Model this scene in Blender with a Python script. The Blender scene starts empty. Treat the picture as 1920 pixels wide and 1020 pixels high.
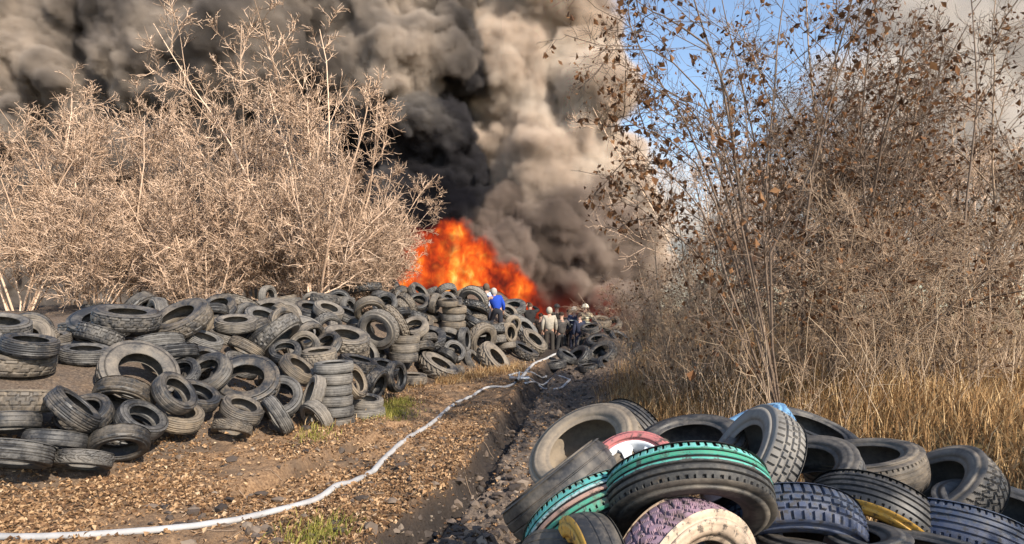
import bpy, math, random
import numpy as np
from mathutils import Vector, Matrix
C = bpy.context.scene
col = C.collection
R_ = math.radians

# ------------------------------------------------------------------ camera
F, CX, HY, CAMZ = 1250.0, 960.0, 575.0, 1.9
def at(px, py, Y):
    return Vector(((px - CX) * Y / F, Y, CAMZ - (py - HY) * Y / F))
cam = bpy.data.cameras.new('camera'); co = bpy.data.objects.new('camera', cam); col.objects.link(co)
co.location = (0, 0, CAMZ); co.rotation_euler = (math.pi / 2, 0, 0)
cam.sensor_width = 36; cam.lens = 36 * F / 1920; cam.shift_y = (HY - 510) / 1920
cam.clip_start = .1; cam.clip_end = 3000
C.camera = co
# ------------------------------------------------------------------ sky and sun
SUN_EL, SUN_AZ = R_(35), R_(139)
w = bpy.data.worlds.new('World'); C.world = w; w.use_nodes = True
sky = w.node_tree.nodes.new('ShaderNodeTexSky'); sky.sky_type = 'NISHITA'; sky.sun_disc = False
sky.sun_elevation = SUN_EL; sky.sun_rotation = SUN_AZ; sky.air_density = 1.0; sky.dust_density = .6
bg = w.node_tree.nodes['Background']; bg.inputs[1].default_value = .14
w.node_tree.links.new(sky.outputs[0], bg.inputs[0])
L = bpy.data.lights.new('sun', 'SUN'); L.energy = 4.6; L.angle = R_(.5); L.color = (1, .9, .76)
so = bpy.data.objects.new('sun', L); col.objects.link(so)
SUN = Vector((math.sin(SUN_AZ) * math.cos(SUN_EL), math.cos(SUN_AZ) * math.cos(SUN_EL), math.sin(SUN_EL)))
so.rotation_euler = (-SUN).to_track_quat('-Z', 'Y').to_euler(); so.location = SUN * 60
vs = C.view_settings; vs.view_transform = 'Standard'; vs.look = 'None'; vs.gamma = 1; vs.use_curve_mapping = False
vs.exposure = .8
C.render.engine = 'CYCLES'
cy = C.cycles
cy.use_denoising = True
cy.max_bounces = 6; cy.diffuse_bounces = 2; cy.glossy_bounces = 2; cy.transmission_bounces = 2; cy.transparent_max_bounces = 6
cy.volume_bounces = 2; cy.volume_step_rate = 1.7; cy.volume_max_steps = 200

# ------------------------------------------------------------------ small helpers
def tag(o, label=None, cat=None, group=None, kind=None):
    if label: o['label'] = label
    if cat: o['category'] = cat
    if group: o['group'] = group
    if kind: o['kind'] = kind
    return o
def empty(name, loc=(0, 0, 0)):
    o = bpy.data.objects.new(name, None); col.objects.link(o); o.location = loc; o.empty_display_size = .2
    return o
def link(name, me, parent=None, mat=None):
    o = bpy.data.objects.new(name, me); col.objects.link(o)
    if parent: o.parent = parent
    if mat is not None:
        me.materials.clear(); me.materials.append(mat)
    return o
def mesh_np(name, V, Fa, smooth=True):
    """V (n,3), Fa (m,k) index array with equal face size"""
    V = np.ascontiguousarray(V, dtype=np.float32); Fa = np.ascontiguousarray(Fa, dtype=np.int32)
    m, k = Fa.shape
    me = bpy.data.meshes.new(name)
    me.vertices.add(len(V)); me.vertices.foreach_set('co', V.ravel())
    me.loops.add(m * k); me.loops.foreach_set('vertex_index', Fa.ravel())
    me.polygons.add(m)
    me.polygons.foreach_set('loop_start', np.arange(0, m * k, k, dtype=np.int32))
    me.polygons.foreach_set('use_smooth', np.full(m, smooth, dtype=bool))
    me.update(calc_edges=True); me.validate()
    return me
def tubes(P, Rd, sides=3):
    """P (n,K,3) polylines, Rd (n,K) radii -> verts, quads"""
    n, K, _ = P.shape
    T = np.gradient(P, axis=1); T /= np.linalg.norm(T, axis=2, keepdims=True) + 1e-9
    ref = np.where(np.abs(T[..., 2:3]) < .9, np.array([0, 0, 1.0]), np.array([1.0, 0, 0]))
    A = np.cross(T, ref); A /= np.linalg.norm(A, axis=2, keepdims=True) + 1e-9
    B = np.cross(T, A)
    ang = np.arange(sides) * 2 * np.pi / sides
    V = P[:, :, None, :] + Rd[:, :, None, None] * (np.cos(ang)[None, None, :, None] * A[:, :, None, :] + np.sin(ang)[None, None, :, None] * B[:, :, None, :])
    idx = np.arange(n * K * sides).reshape(n, K, sides)
    a = idx[:, :-1, :]; b = np.roll(idx, -1, axis=2)[:, :-1, :]; c = np.roll(idx, -1, axis=2)[:, 1:, :]; d = idx[:, 1:, :]
    return V.reshape(-1, 3), np.stack([a, b, c, d], axis=-1).reshape(-1, 4)
def join(parts):
    Vs, Fs, o = [], [], 0
    for v, f in parts:
        Vs.append(v); Fs.append(f + o); o += len(v)
    return np.concatenate(Vs), np.concatenate(Fs)
def copy_tree(o, parent=None):
    c = o.copy(); col.objects.link(c)
    if parent: c.parent = parent
    for ch in list(o.children): copy_tree(ch, c)
    return c
_tab = np.random.default_rng(11).random((256, 256))
def vnoise(x, y, s=0):
    x = np.asarray(x, float) + s * 17.3; y = np.asarray(y, float) + s * 9.1
    xi = np.floor(x).astype(int); yi = np.floor(y).astype(int); fx = x - xi; fy = y - yi
    fx = fx * fx * (3 - 2 * fx); fy = fy * fy * (3 - 2 * fy)
    g = lambda i, j: _tab[i & 255, j & 255]
    return (g(xi, yi) * (1 - fx) + g(xi + 1, yi) * fx) * (1 - fy) + (g(xi, yi + 1) * (1 - fx) + g(xi + 1, yi + 1) * fx) * fy
def fbm(x, y, f, oct=4, s=0, gain=.5):
    t = 0; a = 1; n = 0
    for i in range(oct):
        t = t + a * (vnoise(x * f, y * f, s + i) - .5); n += a; a *= gain; f *= 2.03
    return t / n
def sstep(a, b, x):
    t = np.clip((x - a) / (b - a), 0, 1); return t * t * (3 - 2 * t)

# ------------------------------------------------------------------ terrain function
FOOT = np.array([(-6.2, 1.5), (-5.0, 6), (-3.5, 9.6), (-3.0, 11.2), (-2.75, 14.2), (-1.5, 16.8), (-.2, 18.3), (1.1, 22.5), (1.4, 27), (1.8, 36)])
POLY = np.concatenate([FOOT, [(-60, 36), (-60, 1.5)]])
def poly_sd(x, y):
    """signed distance to the heap's foot line, positive inside the heap"""
    x = np.asarray(x, float); y = np.asarray(y, float)
    d = np.full(x.shape, 1e9); ins = np.zeros(x.shape, bool)
    for i in range(len(FOOT) - 1):
        (x0, y0), (x1, y1) = FOOT[i], FOOT[i + 1]
        t = np.clip(((x - x0) * (x1 - x0) + (y - y0) * (y1 - y0)) / ((x1 - x0) ** 2 + (y1 - y0) ** 2), 0, 1)
        d = np.minimum(d, np.hypot(x - x0 - t * (x1 - x0), y - y0 - t * (y1 - y0)))
    n = len(POLY)
    for i in range(n):
        (x0, y0), (x1, y1) = POLY[i], POLY[(i + 1) % n]
        if y0 == y1: continue
        c = ((y0 > y) != (y1 > y)) & (x < (x1 - x0) * (y - y0) / (y1 - y0) + x0)
        ins ^= c
    return np.where(ins, d, -d)
def trench_x(y):
    return np.interp(y, [3, 5.5, 6.9, 8.9, 11.3, 14, 18, 23, 30], [-1.9, -1.08, -.62, -.42, -.16, .15, .75, 1.9, 3.0])
def mound(x, y):
    s = poly_sd(x, y)
    hm = np.interp(y, [3, 8, 13, 17, 22, 40], [1.0, 1.15, 1.35, 1.5, 1.6, 1.5])
    return hm * sstep(-.1, 1, np.clip(.5 * s / hm, 0, 1)) * np.clip(1 + .25 * fbm(x, y, .5, 2, 5), .7, 1.3)
def base_h(x, y):
    """large forms, without the fine relief"""
    x = np.asarray(x, float); y = np.asarray(y, float)
    z = .28 * sstep(11, 24, y)
    z = z + mound(x, y)
    # bank of dry grass at the right of the track
    bx = np.interp(y, [0, 5, 9, 14, 20, 30], [2.6, 2.2, 1.6, 1.85, 3.5, 5.2])
    z = z + .75 * sstep(0, 3.2, x - bx)
    # small heap of earth under the tyres on the far side
    z = z + .75 * np.exp(-(((x - 3.0) / 1.1) ** 2 + ((y - 22.0) / 1.6) ** 2))
    # rise that the burning heap stands on
    z = z + 1.0 * np.exp(-(((x + .5) / 6) ** 2 + ((y - 32) / 3.5) ** 2))
    # earth under the tyres in front
    z = z + .62 * np.exp(-(((x - 1.9) / 1.5) ** 4 + ((y - 3.0) / .95) ** 4))
    return z
def ground_h(x, y, fine=True):
    x = np.asarray(x, float); y = np.asarray(y, float)
    z = base_h(x, y)
    s = poly_sd(x, y); tx = trench_x(y)
    out = 1 - .6 * sstep(.2, 1.4, s)
    track = out * sstep(-.1, .3, x - tx) * (1 - sstep(1.3, 2.3, x - tx + .25 * fbm(x, y, .8, 2, 3)))
    z = z - .13 * track
    wob = .07 * fbm(x, y, 1.6, 3, 8)
    tr = np.exp(-((np.abs(x - tx - .17 + wob) / .14) ** 3)) * sstep(30, 20, y) * sstep(23, 17, y)
    z = z - .22 * tr * (1 + .5 * fbm(x, y, 2.2, 2, 21))
    # raised lip at the trench's edge
    z = z + .05 * np.exp(-(((x - tx + .1 + wob) / .12) ** 2)) * (1 + 2 * fbm(x, y, 3, 2, 2))
    # second wheel track right of the trench
    z = z - .14 * np.exp(-(((x - tx - 1.05 + wob * 1.5) / .18) ** 2)) * (1 + fbm(x, y, 2, 2, 4))
    # short deep rut at the left
    r2 = np.interp(y, [6.5, 7.4, 8.4, 9.4, 10.4], [-2.75, -2.55, -2.28, -1.95, -1.5])
    in2 = sstep(6.4, 7.2, y) * (1 - sstep(9.4, 10.6, y))
    z = z - .24 * in2 * np.exp(-((np.abs(x - r2) / .2) ** 3)) + .05 * in2 * np.exp(-(((x - r2 - .36) / .15) ** 2))
    # bars pressed by a tractor tyre
    lug = np.sin((y * 2.2 + np.abs(x - r2 - .25) * 3.0) * 7.0)
    z = z + .018 * lug * np.exp(-(((x - r2 - .35) / .3) ** 2)) * in2
    r3 = np.interp(y, [10, 12, 14, 16], [-1.9, -1.45, -.95, -.3])
    in3 = sstep(10, 11, y) * (1 - sstep(14, 15.5, y))
    z = z + in3 * np.exp(-(((x - r3) / .4) ** 2)) * (-.10 + .05 * np.sin((y * 2 + np.abs(x - r3) * 2.5) * 6))
    lug2 = np.sin((y * 2.6 - np.abs(x - tx - 1.05) * 3.4) * 6.5)
    z = z + .016 * lug2 * np.exp(-(((x - tx - 1.05) / .28) ** 2)) * track
    if fine:
        near = 1 - sstep(25, 45, y)
        rough = .5 + .9 * track + .5 * sstep(-.1, .1, fbm(x, y, .6, 2, 9))
        z = z + near * out * (rough + .5 * tr) * (.14 * fbm(x, y, 1.3, 3, 1) + .11 * fbm(x, y, 6, 3, 6) + .05 * (np.abs(fbm(x, y, 17, 2, 12)) - .1))
    return z

# ------------------------------------------------------------------ tyre placing: (px, py, depth, tilt from the view, direction of the visible face)
def tyre_frame(px, py, d, tilt, ang, spin=0.0):
    c = at(px, py, d); v = (Vector((0, 0, CAMZ)) - c).normalized()
    r = Vector((0, 0, 1)).cross(v).normalized(); r = r if r.x > 0 else -r
    u = r.cross(-v).normalized(); u = u if u.z > 0 else -u
    n = v * math.cos(R_(tilt)) + (r * math.cos(R_(ang)) + u * math.sin(R_(ang))) * math.sin(R_(tilt))
    q = n.to_track_quat('Z', 'Y')
    return c, q @ Matrix.Rotation(spin, 3, 'Z').to_quaternion()
# kind -> (R, width, inner radius)
TYRE = {'car': (.315, .195, .19), 'wide': (.34, .24, .20), 'van': (.36, .215, .205), 'truck': (.5, .27, .27), 'tractor': (.54, .33, .27), 'worn': (.305, .185, .185), 'small': (.28, .165, .17), 'low': (.315, .174, .19), 'lowvan': (.355, .205, .205)}
# tyres of the heap that one can pick out: kind, px, py, depth, tilt, direction, dust, label
HERO = [
 ('low', 630, 792, 10.85, 82, 92, .25, 'lowest tyre of the tall stack of six, pushed out towards the track'),
 ('low', 627, 770, 10.85, 83, 90, .35, 'second tyre from the ground in the tall stack of six'),
 ('low', 627, 750, 10.85, 83, 89, .45, 'third tyre from the ground in the tall stack of six'),
 ('low', 625, 729.5, 10.85, 83, 91, .5, 'fourth tyre from the ground in the tall stack of six'),
 ('low', 627, 709, 10.85, 83, 90, .55, 'fifth tyre from the ground in the tall stack of six'),
 ('low', 626, 688, 10.85, 82, 92, .6, 'topmost tyre of the tall stack of six'),
 ('worn', 664, 716, 11.3, 62, 20, .75, 'dusty ribbed tyre leaning upright against the back of the tall stack'),
 ('car', 688, 776, 11.5, 80, 92, .55, 'tyre lying flat on the ground between the tall stack and green grass'),
 ('worn', 686, 754, 11.6, 72, 84, .7, 'pale dusty tyre lying on top of the flat one beside the tall stack'),
 ('car', 594, 782, 10.3, 66, 215, .8, 'dusty tyre tipped on edge at the foot of the tall stack, tread upward'),
 ('car', 588, 740, 10.5, 75, 160, .75, 'pale dusty tyre squeezed beside the tall stack on its outer side'),
 ('wide', 672, 682, 12.4, 78, 75, .08, 'clean blue-black tyre tilted over behind the top of the tall stack'),
 ('wide', 702, 722, 12.4, 66, 335, .05, 'clean blue-black tyre standing on edge above the green grass'),
 ('car', 720, 690, 13.2, 70, 70, .06, 'blue-black tyre slumped behind the one standing above the green grass'),
 ('car', 742, 706, 13.2, 58, 2, .06, 'blue-black tyre standing upright at the foot with its hole turned sideways'),
 ('truck', 648, 636, 13.6, 66, 82, .6, 'wide pale tyre lying tilted with its open mouth up, like a bowl'),
 ('car', 612, 648, 12.9, 55, 130, .15, 'black tyre arching up in front of the wide bowl-like tyre'),
 ('wide', 598, 668, 12.0, 78, 95, .6, 'dusty tyre lying flat just above the tall stack'),
 ('truck', 710, 617, 15.2, 38, 215, .65, 'large pale truck tyre standing like a ring in the middle of the heap'),
 ('truck', 740, 606, 15.9, 72, 215, .5, 'truck tyre with blocky tread directly behind the large pale ring'),
 ('van', 778, 614, 16.5, 52, 110, .7, 'pale tyre tilted open towards the camera uphill of the short stack'),
 ('lowvan', 757, 668, 15.6, 80, 88, .35, 'lowest tyre of the short stack below the large pale ring'),
 ('lowvan', 758, 651, 15.7, 80, 92, .5, 'middle tyre of the short stack below the large pale ring'),
 ('lowvan', 760, 634, 15.8, 79, 90, .55, 'top tyre of the short stack below the large pale ring'),
 ('lowvan', 850, 622, 19.0, 82, 90, .5, 'bottom tyre of the stack of four below the flames'),
 ('lowvan', 851, 608, 19.0, 82, 88, .55, 'second tyre from the bottom in the stack of four below the flames'),
 ('lowvan', 849, 594, 19.1, 82, 92, .6, 'third tyre from the bottom in the stack of four below the flames'),
 ('lowvan', 852, 580, 19.1, 80, 90, .65, 'top tyre of the stack of four below the flames'),
 ('truck', 888, 563, 21.4, 40, 230, .7, 'pale truck tyre standing on the ridge just beside the two climbers'),
 ('truck', 903, 637, 19.0, 48, 330, .55, 'dusty truck tyre leaning behind the muddy lugged one at the foot'),
 ('tractor', 926, 674, 18.4, 66, 40, .75, 'muddy tyre with deep lugs leaning at the foot near the hose'),
 ('worn', 886, 676, 18.0, 66, 25, .55, 'narrow worn tyre leaning edge-on beside the muddy lugged one'),
 ('tractor', 822, 688, 16.6, 72, 60, .6, 'big lugged tyre slumped low with its tread facing the track'),
 ('van', 772, 710, 15.2, 80, 88, .6, 'dusty tyre lying flat on the dry grass at the foot of the heap'),
 ('van', 845, 700, 16.9, 72, 100, .65, 'pale tyre sunk in dry grass below the big lugged tyre'),
 ('truck', 982, 658, 20.6, 76, 62, .1, 'black truck tyre lying low beside the path to the group of people'),
 ('truck', 1000, 640, 21.4, 66, 50, .5, 'truck tyre leaning over the black one beside the group of people'),
 ('car', 961, 609, 21.6, 45, 340, .85, 'very pale tyre standing on edge below the person in blue'),
 ('van', 940, 626, 20.6, 45, 330, .35, 'dark tyre standing as a ring down the slope from the person in blue'),
 ('truck', 985, 618, 22.4, 62, 45, .6, 'truck tyre leaning on the slope just below the filming person'),
 ('van', 953, 586, 23.6, 55, 60, .55, 'tyre leaning on the slope right behind the legs of the person in blue'),
 ('car', 972, 601, 23.2, 64, 70, .4, 'tyre on the slope between the person in blue and the filming person'),
 ('truck', 962, 577, 24.6, 60, 95, .3, 'dark truck tyre on the skyline between the person in blue and the flames'),
]
SMALLHEAP = [
 ('truck', 1082, 672, 20.4, 62, 130, .06, 'large black tyre leaning at the near edge of the small shaded heap'),
 ('van', 1120, 640, 21.6, 60, 95, .05, 'black tyre with its round hole facing up on the small shaded heap'),
 ('van', 1108, 616, 22.4, 70, 100, .08, 'blue-black tyre on the crest of the small shaded heap by the people'),
 ('van', 1128, 603, 23.2, 68, 80, .5, 'dusty tyre topping the small heap beside the tan-suited person'),
 ('car', 1140, 663, 20.6, 75, 70, .06, 'black tyre low down on the small heap where the dry grass begins'),
 ('car', 1102, 690, 19.4, 80, 95, .05, 'black tyre lying flat at the muddy foot of the small shaded heap'),
 ('car', 1135, 686, 19.5, 66, 40, .07, 'black tyre half buried in dry grass below the small shaded heap'),
 ('van', 1160, 634, 22.0, 66, 60, .12, 'tyre on the far shoulder of the small heap under the bare twigs'),
 ('van', 1148, 610, 23.0, 55, 120, .3, 'grey tyre behind the crest of the small heap against red smoke'),
 ('car', 1050, 690, 20.2, 80, 100, .05, 'black tyre sunk in black mud between the small heap and the hoses'),
 ('car', 1095, 640, 22.0, 62, 150, .06, 'black tyre leaning on the small heap at the feet of the people'),
 ('truck', 1176, 660, 21.0, 70, 110, .1, 'black truck tyre at the grown-over end of the small heap'),
 ('car', 1062, 668, 20.0, 74, 60, .1, 'black tyre tipped towards the path at the open end of the small heap'),
 ('van', 1040, 684, 19.6, 82, 95, .12, 'muddy tyre lying flat nearest the hoses beside the small heap'),
 ('truck', 1128, 664, 20.2, 55, 120, .1, 'black truck tyre leaning in the middle of the small shaded heap'),
]
# SIM-END
HEAP = [
 ('wide', -0.5, 19.88, 0.9, 0.1, 0.274, 0.956, -0.04),
 ('small', -5.19, 11.96, 1.35, 0.861, -0.073, 0.137, -0.484),
 ('van', -2.3, 16.79, 0.85, 0.752, -0.21, -0.013, 0.625),
 ('car', -6.45, 9.64, 1.26, 0.507, 0.058, 0.034, -0.859),
 ('car', -2.7, 16.16, 0.63, 0.65, -0.091, 0.27, -0.704),
 ('car', -4.5, 11.08, 0.93, 0.011, -0.928, 0.242, 0.284),
 ('wide', -4.01, 7.37, 0.15, 0.997, 0.0, 0.0, -0.074),
 ('truck', -0.64, 20.95, 1.47, 0.753, 0.309, -0.542, -0.21),
 ('worn', -6.56, 11.48, 1.48, 0.794, 0.001, 0.013, 0.608),
 ('van', -1.23, 5.71, 0.14, 0.966, 0.001, 0.001, -0.258),
 ('van', -6.91, 9.59, 1.37, 0.346, 0.268, 0.054, -0.897),
 ('van', -4.09, 11.61, 0.76, 0.116, 0.855, -0.429, -0.269),
 ('truck', -0.7, 19.82, 1.16, 0.278, -0.114, 0.063, 0.952),
 ('small', -2.8, 9.62, 0.12, 0.0, 0.166, 0.986, -0.001),
 ('van', -4.99, 6.66, 0.43, 0.19, 0.981, -0.034, 0.003),
 ('car', -11.48, 18.22, 1.88, 0.736, 0.006, -0.057, 0.675),
 ('wide', -4.67, 8.07, 0.39, 0.913, 0.174, 0.188, 0.318),
 ('car', -4.44, 7.54, 0.36, 0.93, -0.323, -0.109, 0.14),
 ('truck', -2.24, 17.71, 1.08, 0.544, 0.067, 0.233, -0.803),
 ('wide', -2.84, 6.31, 0.15, 0.999, -0.0, 0.0, -0.051),
 ('car', -2.2, 16.95, 1.06, 0.354, 0.079, -0.195, -0.911),
 ('worn', -0.18, 20.05, 0.71, 0.986, -0.054, -0.092, -0.127),
 ('van', -4.83, 8.3, 0.78, 0.257, 0.667, 0.669, -0.204),
 ('car', -4.67, 12.45, 1.37, 0.269, 0.274, -0.103, -0.918),
 ('van', -6.64, 9.1, 1.4, 0.029, -0.026, -0.903, -0.428),
 ('truck', -7.36, 11.62, 1.51, 0.012, -0.936, 0.353, -0.011),
 ('truck', -1.01, 13.5, 0.2, 0.008, -0.733, -0.68, -0.007),
 ('truck', -0.93, 16.04, 0.27, 0.888, 0.014, -0.008, 0.459),
 ('car', -1.68, 17.2, 0.62, 0.347, 0.829, -0.428, -0.093),
 ('car', -5.17, 11.18, 1.32, 0.014, 0.918, -0.334, -0.214),
 ('car', -7.23, 10.41, 1.38, 0.44, 0.056, -0.053, 0.895),
 ('truck', -0.33, 21.82, 1.45, 0.923, -0.312, -0.21, 0.083),
 ('truck', -6.28, 8.34, 1.25, 0.889, 0.082, 0.079, 0.444),
 ('car', -0.08, 20.37, 1.1, 0.399, -0.739, 0.011, 0.543),
 ('small', -3.78, 9.0, 0.26, 0.75, -0.172, -0.113, -0.628),
 ('small', -4.75, 9.55, 0.93, 0.747, 0.286, -0.252, 0.544),
 ('wide', -2.15, 21.96, 2.4, 0.117, 0.143, -0.308, -0.933),
 ('truck', -4.03, 10.08, 0.76, 0.157, -0.044, 0.384, -0.909),
 ('car', 0.05, 19.86, 0.45, 0.798, 0.148, 0.098, 0.576),
 ('car', -3.19, 15.77, 0.81, 0.787, -0.05, 0.295, -0.54),
 ('wide', -3.25, 19.78, 2.11, 0.4, 0.138, -0.717, -0.554),
 ('van', -4.79, 18.4, 2.04, 0.696, 0.562, 0.045, 0.446),
 ('van', -3.62, 8.46, 0.14, 0.99, 0.002, 0.002, -0.142),
 ('truck', -5.69, 12.79, 1.53, 0.192, -0.008, 0.05, -0.98),
 ('worn', 1.6, 18.22, 0.3, 0.648, 0.01, -0.013, 0.761),
 ('car', -2.33, 19.28, 1.65, 0.626, 0.221, -0.023, 0.748),
 ('car', -5.94, 9.29, 1.24, 0.307, -0.044, 0.087, -0.947),
 ('van', -3.6, 15.77, 1.33, 0.809, -0.366, -0.033, -0.458),
 ('van', -2.54, 18.67, 1.5, 0.004, -0.67, 0.693, 0.269),
 ('wide', -1.11, 20.91, 1.51, 0.973, -0.222, 0.041, -0.053),
 ('wide', -6.14, 9.93, 1.46, 0.677, -0.01, 0.194, 0.71),
 ('wide', -3.65, 7.55, 0.33, 0.349, -0.401, 0.033, -0.847),
 ('car', -4.85, 14.17, 1.7, 0.155, 0.286, 0.383, 0.865),
 ('worn', -4.12, 16.85, 1.85, 0.181, -0.791, 0.061, 0.582),
 ('truck', -4.29, 12.13, 1.37, 0.099, 0.901, 0.2, 0.372),
 ('truck', -6.76, 11.0, 1.63, 0.969, 0.24, 0.029, 0.044),
 ('worn', -2.9, 7.98, 0.13, 0.0, 0.778, -0.628, 0.0),
 ('worn', -4.92, 7.18, 0.46, 0.085, 0.459, -0.873, 0.14),
 ('car', -3.36, 8.94, 0.35, 0.651, 0.417, -0.621, -0.129),
 ('worn', -1.73, 18.35, 1.16, 0.062, 0.648, 0.73, -0.207),
 ('car', -4.17, 6.11, 0.13, 0.0, -0.999, -0.037, -0.002),
 ('van', -0.04, 20.97, 1.48, 0.905, 0.001, -0.025, -0.425),
 ('truck', -6.08, 14.82, 1.88, 0.232, 0.856, -0.46, 0.038),
 ('worn', 1.35, 19.54, 0.35, 0.011, -0.822, -0.569, -0.023),
 ('car', -2.93, 9.01, 0.22, 0.046, -0.657, -0.734, 0.166),
 ('wide', -4.45, 6.58, 0.25, 0.099, 0.001, 0.982, -0.158),
 ('worn', -4.99, 7.79, 0.63, 0.061, 0.03, 0.327, -0.942),
 ('small', -5.57, 16.74, 2.02, 0.97, 0.063, -0.055, -0.228),
 ('wide', -3.03, 18.34, 1.81, 0.363, 0.848, -0.206, -0.327),
 ('car', -3.87, 12.43, 1.13, 0.394, -0.557, -0.605, -0.411),
 ('car', -3.86, 11.01, 0.73, 0.022, 0.048, -0.22, -0.974),
 ('car', -5.97, 8.26, 1.42, 0.302, 0.113, -0.003, 0.946),
 ('van', -2.12, 6.75, 0.14, 0.206, 0.0, 0.0, -0.979),
 ('truck', -5.71, 15.6, 1.76, 0.084, -0.34, -0.889, -0.295),
 ('truck', -4.35, 13.64, 1.31, 0.775, 0.358, -0.024, 0.52),
 ('car', -2.19, 11.02, 0.18, 0.112, 0.052, -0.069, 0.99),
 ('car', 1.57, 23.52, 0.63, 0.334, -0.021, 0.926, 0.177),
 ('car', -2.21, 19.09, 2.0, 0.38, 0.696, 0.369, 0.486),
 ('van', -6.27, 11.78, 1.71, 0.305, -0.685, -0.234, -0.619),
 ('truck', -4.3, 19.54, 2.42, 0.257, 0.067, -0.058, -0.962),
 ('truck', -5.01, 8.95, 1.0, 0.894, 0.327, 0.296, 0.08),
 ('worn', -5.46, 18.84, 2.15, 0.288, 0.266, 0.007, -0.92),
 ('van', -5.62, 11.7, 1.69, 0.145, 0.157, 0.681, -0.7),
 ('van', -5.28, 9.96, 1.34, 0.979, -0.098, -0.092, 0.156),
 ('car', -1.54, 17.72, 0.71, 0.777, 0.263, 0.405, -0.403),
 ('car', -7.19, 9.94, 1.51, 0.511, 0.763, -0.147, 0.368),
 ('wide', 0.38, 18.93, 0.35, 0.014, -0.921, -0.388, -0.006),
 ('truck', -1.2, 20.9, 1.85, 0.122, 0.899, 0.39, -0.156),
 ('car', -4.3, 8.59, 0.49, 0.749, 0.204, 0.098, 0.623),
 ('wide', 0.27, 20.95, 1.1, 0.782, 0.196, 0.267, -0.527),
 ('worn', -4.33, 9.17, 0.67, 0.001, -0.899, 0.343, 0.273),
 ('van', -6.13, 13.95, 1.89, 0.276, -0.802, 0.505, 0.16),
 ('van', -1.31, 18.29, 0.99, 0.693, 0.324, 0.617, 0.187),
 ('truck', -1.13, 12.51, 0.18, 0.871, 0.006, -0.003, 0.492),
 ('truck', -5.53, 11.13, 1.68, 0.201, -0.05, -0.297, 0.932),
 ('van', -2.79, 19.94, 2.3, 0.868, 0.124, 0.431, -0.212),
 ('wide', -4.09, 14.74, 1.45, 0.654, -0.041, -0.538, -0.53),
 ('car', 0.94, 19.75, 0.46, 0.223, 0.37, 0.901, 0.033),
 ('car', -3.96, 13.04, 1.32, 0.217, 0.346, -0.43, -0.805),
 ('wide', -3.37, 17.71, 1.96, 0.244, -0.395, 0.769, 0.439),
 ('van', -4.77, 15.73, 1.82, 0.084, -0.877, 0.423, 0.211),
 ('worn', -5.33, 7.06, 0.68, 0.065, -0.055, 0.115, 0.99),
 ('worn', -1.82, 18.96, 2.01, 0.08, -0.9, -0.428, -0.03),
 ('van', -0.66, 11.59, 0.39, 0.633, -0.705, -0.045, -0.317),
 ('car', -3.38, 9.63, 0.33, 0.282, -0.36, -0.783, 0.422),
 ('van', -4.99, 13.31, 1.66, 0.224, -0.168, -0.949, -0.141),
 ('van', -1.48, 20.05, 1.49, 0.822, 0.005, 0.354, 0.445),
 ('car', 0.34, 22.95, 1.37, 0.284, 0.617, -0.649, 0.343),
 ('van', -3.61, 10.35, 0.49, 0.442, -0.735, -0.499, -0.122),
 ('car', -2.1, 12.51, 0.3, 0.873, -0.115, 0.321, -0.35),
 ('worn', -3.33, 20.11, 2.24, 0.144, 0.574, -0.591, 0.549),
 ('worn', -3.67, 6.84, 0.13, 0.848, -0.001, -0.0, 0.53),
 ('van', -3.3, 14.96, 0.83, 0.494, -0.249, -0.822, -0.135),
 ('car', -1.83, 20.49, 2.04, 0.119, -0.77, -0.607, -0.155),
 ('worn', -5.22, 17.47, 2.01, 0.349, -0.19, 0.478, 0.783),
 ('truck', -6.06, 10.5, 1.72, 0.106, -0.837, -0.535, 0.033),
 ('van', -6.69, 11.92, 1.86, 0.514, 0.375, -0.288, -0.716),
 ('worn', -1.88, 19.62, 2.06, 0.199, -0.751, 0.419, 0.469),
 ('van', -5.0, 9.82, 1.2, 0.314, 0.075, -0.112, -0.94),
 ('car', -0.8, 17.41, 0.48, 0.636, -0.205, -0.453, 0.59),
 ('car', -4.9, 12.68, 1.47, 0.015, -0.957, 0.116, -0.264),
 ('car', -0.24, 21.79, 1.9, 0.848, -0.076, -0.181, -0.492),
 ('wide', -3.39, 14.38, 0.89, 0.796, 0.228, -0.366, 0.425),
 ('small', -4.58, 7.14, 0.26, 0.19, 0.982, 0.017, -0.002),
 ('car', -5.69, 14.34, 1.68, 0.251, -0.691, 0.152, 0.66),
 ('van', -4.87, 5.97, 0.3, 0.179, 0.511, 0.821, 0.179),
 ('van', -3.93, 7.96, 0.46, 0.409, 0.114, 0.886, -0.187),
 ('wide', -2.59, 17.78, 1.61, 0.163, 0.966, -0.187, -0.069),
 ('wide', -2.76, 22.19, 2.36, 0.016, 0.204, 0.02, -0.979),
 ('worn', -3.56, 18.22, 2.13, 0.111, 0.17, -0.944, 0.259),
 ('worn', -3.27, 9.88, 0.32, 0.504, 0.534, -0.677, -0.059),
 ('car', -4.58, 11.49, 1.18, 0.276, 0.816, -0.502, -0.071),
 ('car', -3.47, 10.81, 0.89, 0.178, -0.326, 0.123, -0.92),
 ('car', -3.8, 9.39, 0.45, 0.803, -0.068, 0.22, -0.55),
 ('car', -4.81, 7.31, 0.77, 0.498, 0.203, 0.324, 0.778),
 ('truck', 1.28, 20.47, 0.54, 0.624, -0.131, -0.009, 0.77),
 ('worn', -4.44, 7.99, 0.54, 0.653, -0.187, 0.283, -0.677),
 ('van', -3.29, 15.39, 1.84, 0.23, 0.055, -0.383, -0.893),
 ('van', -4.47, 9.78, 0.92, 0.062, 0.14, 0.383, -0.911),
 ('car', -1.52, 20.44, 1.63, 0.231, 0.003, 0.402, 0.886),
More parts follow.
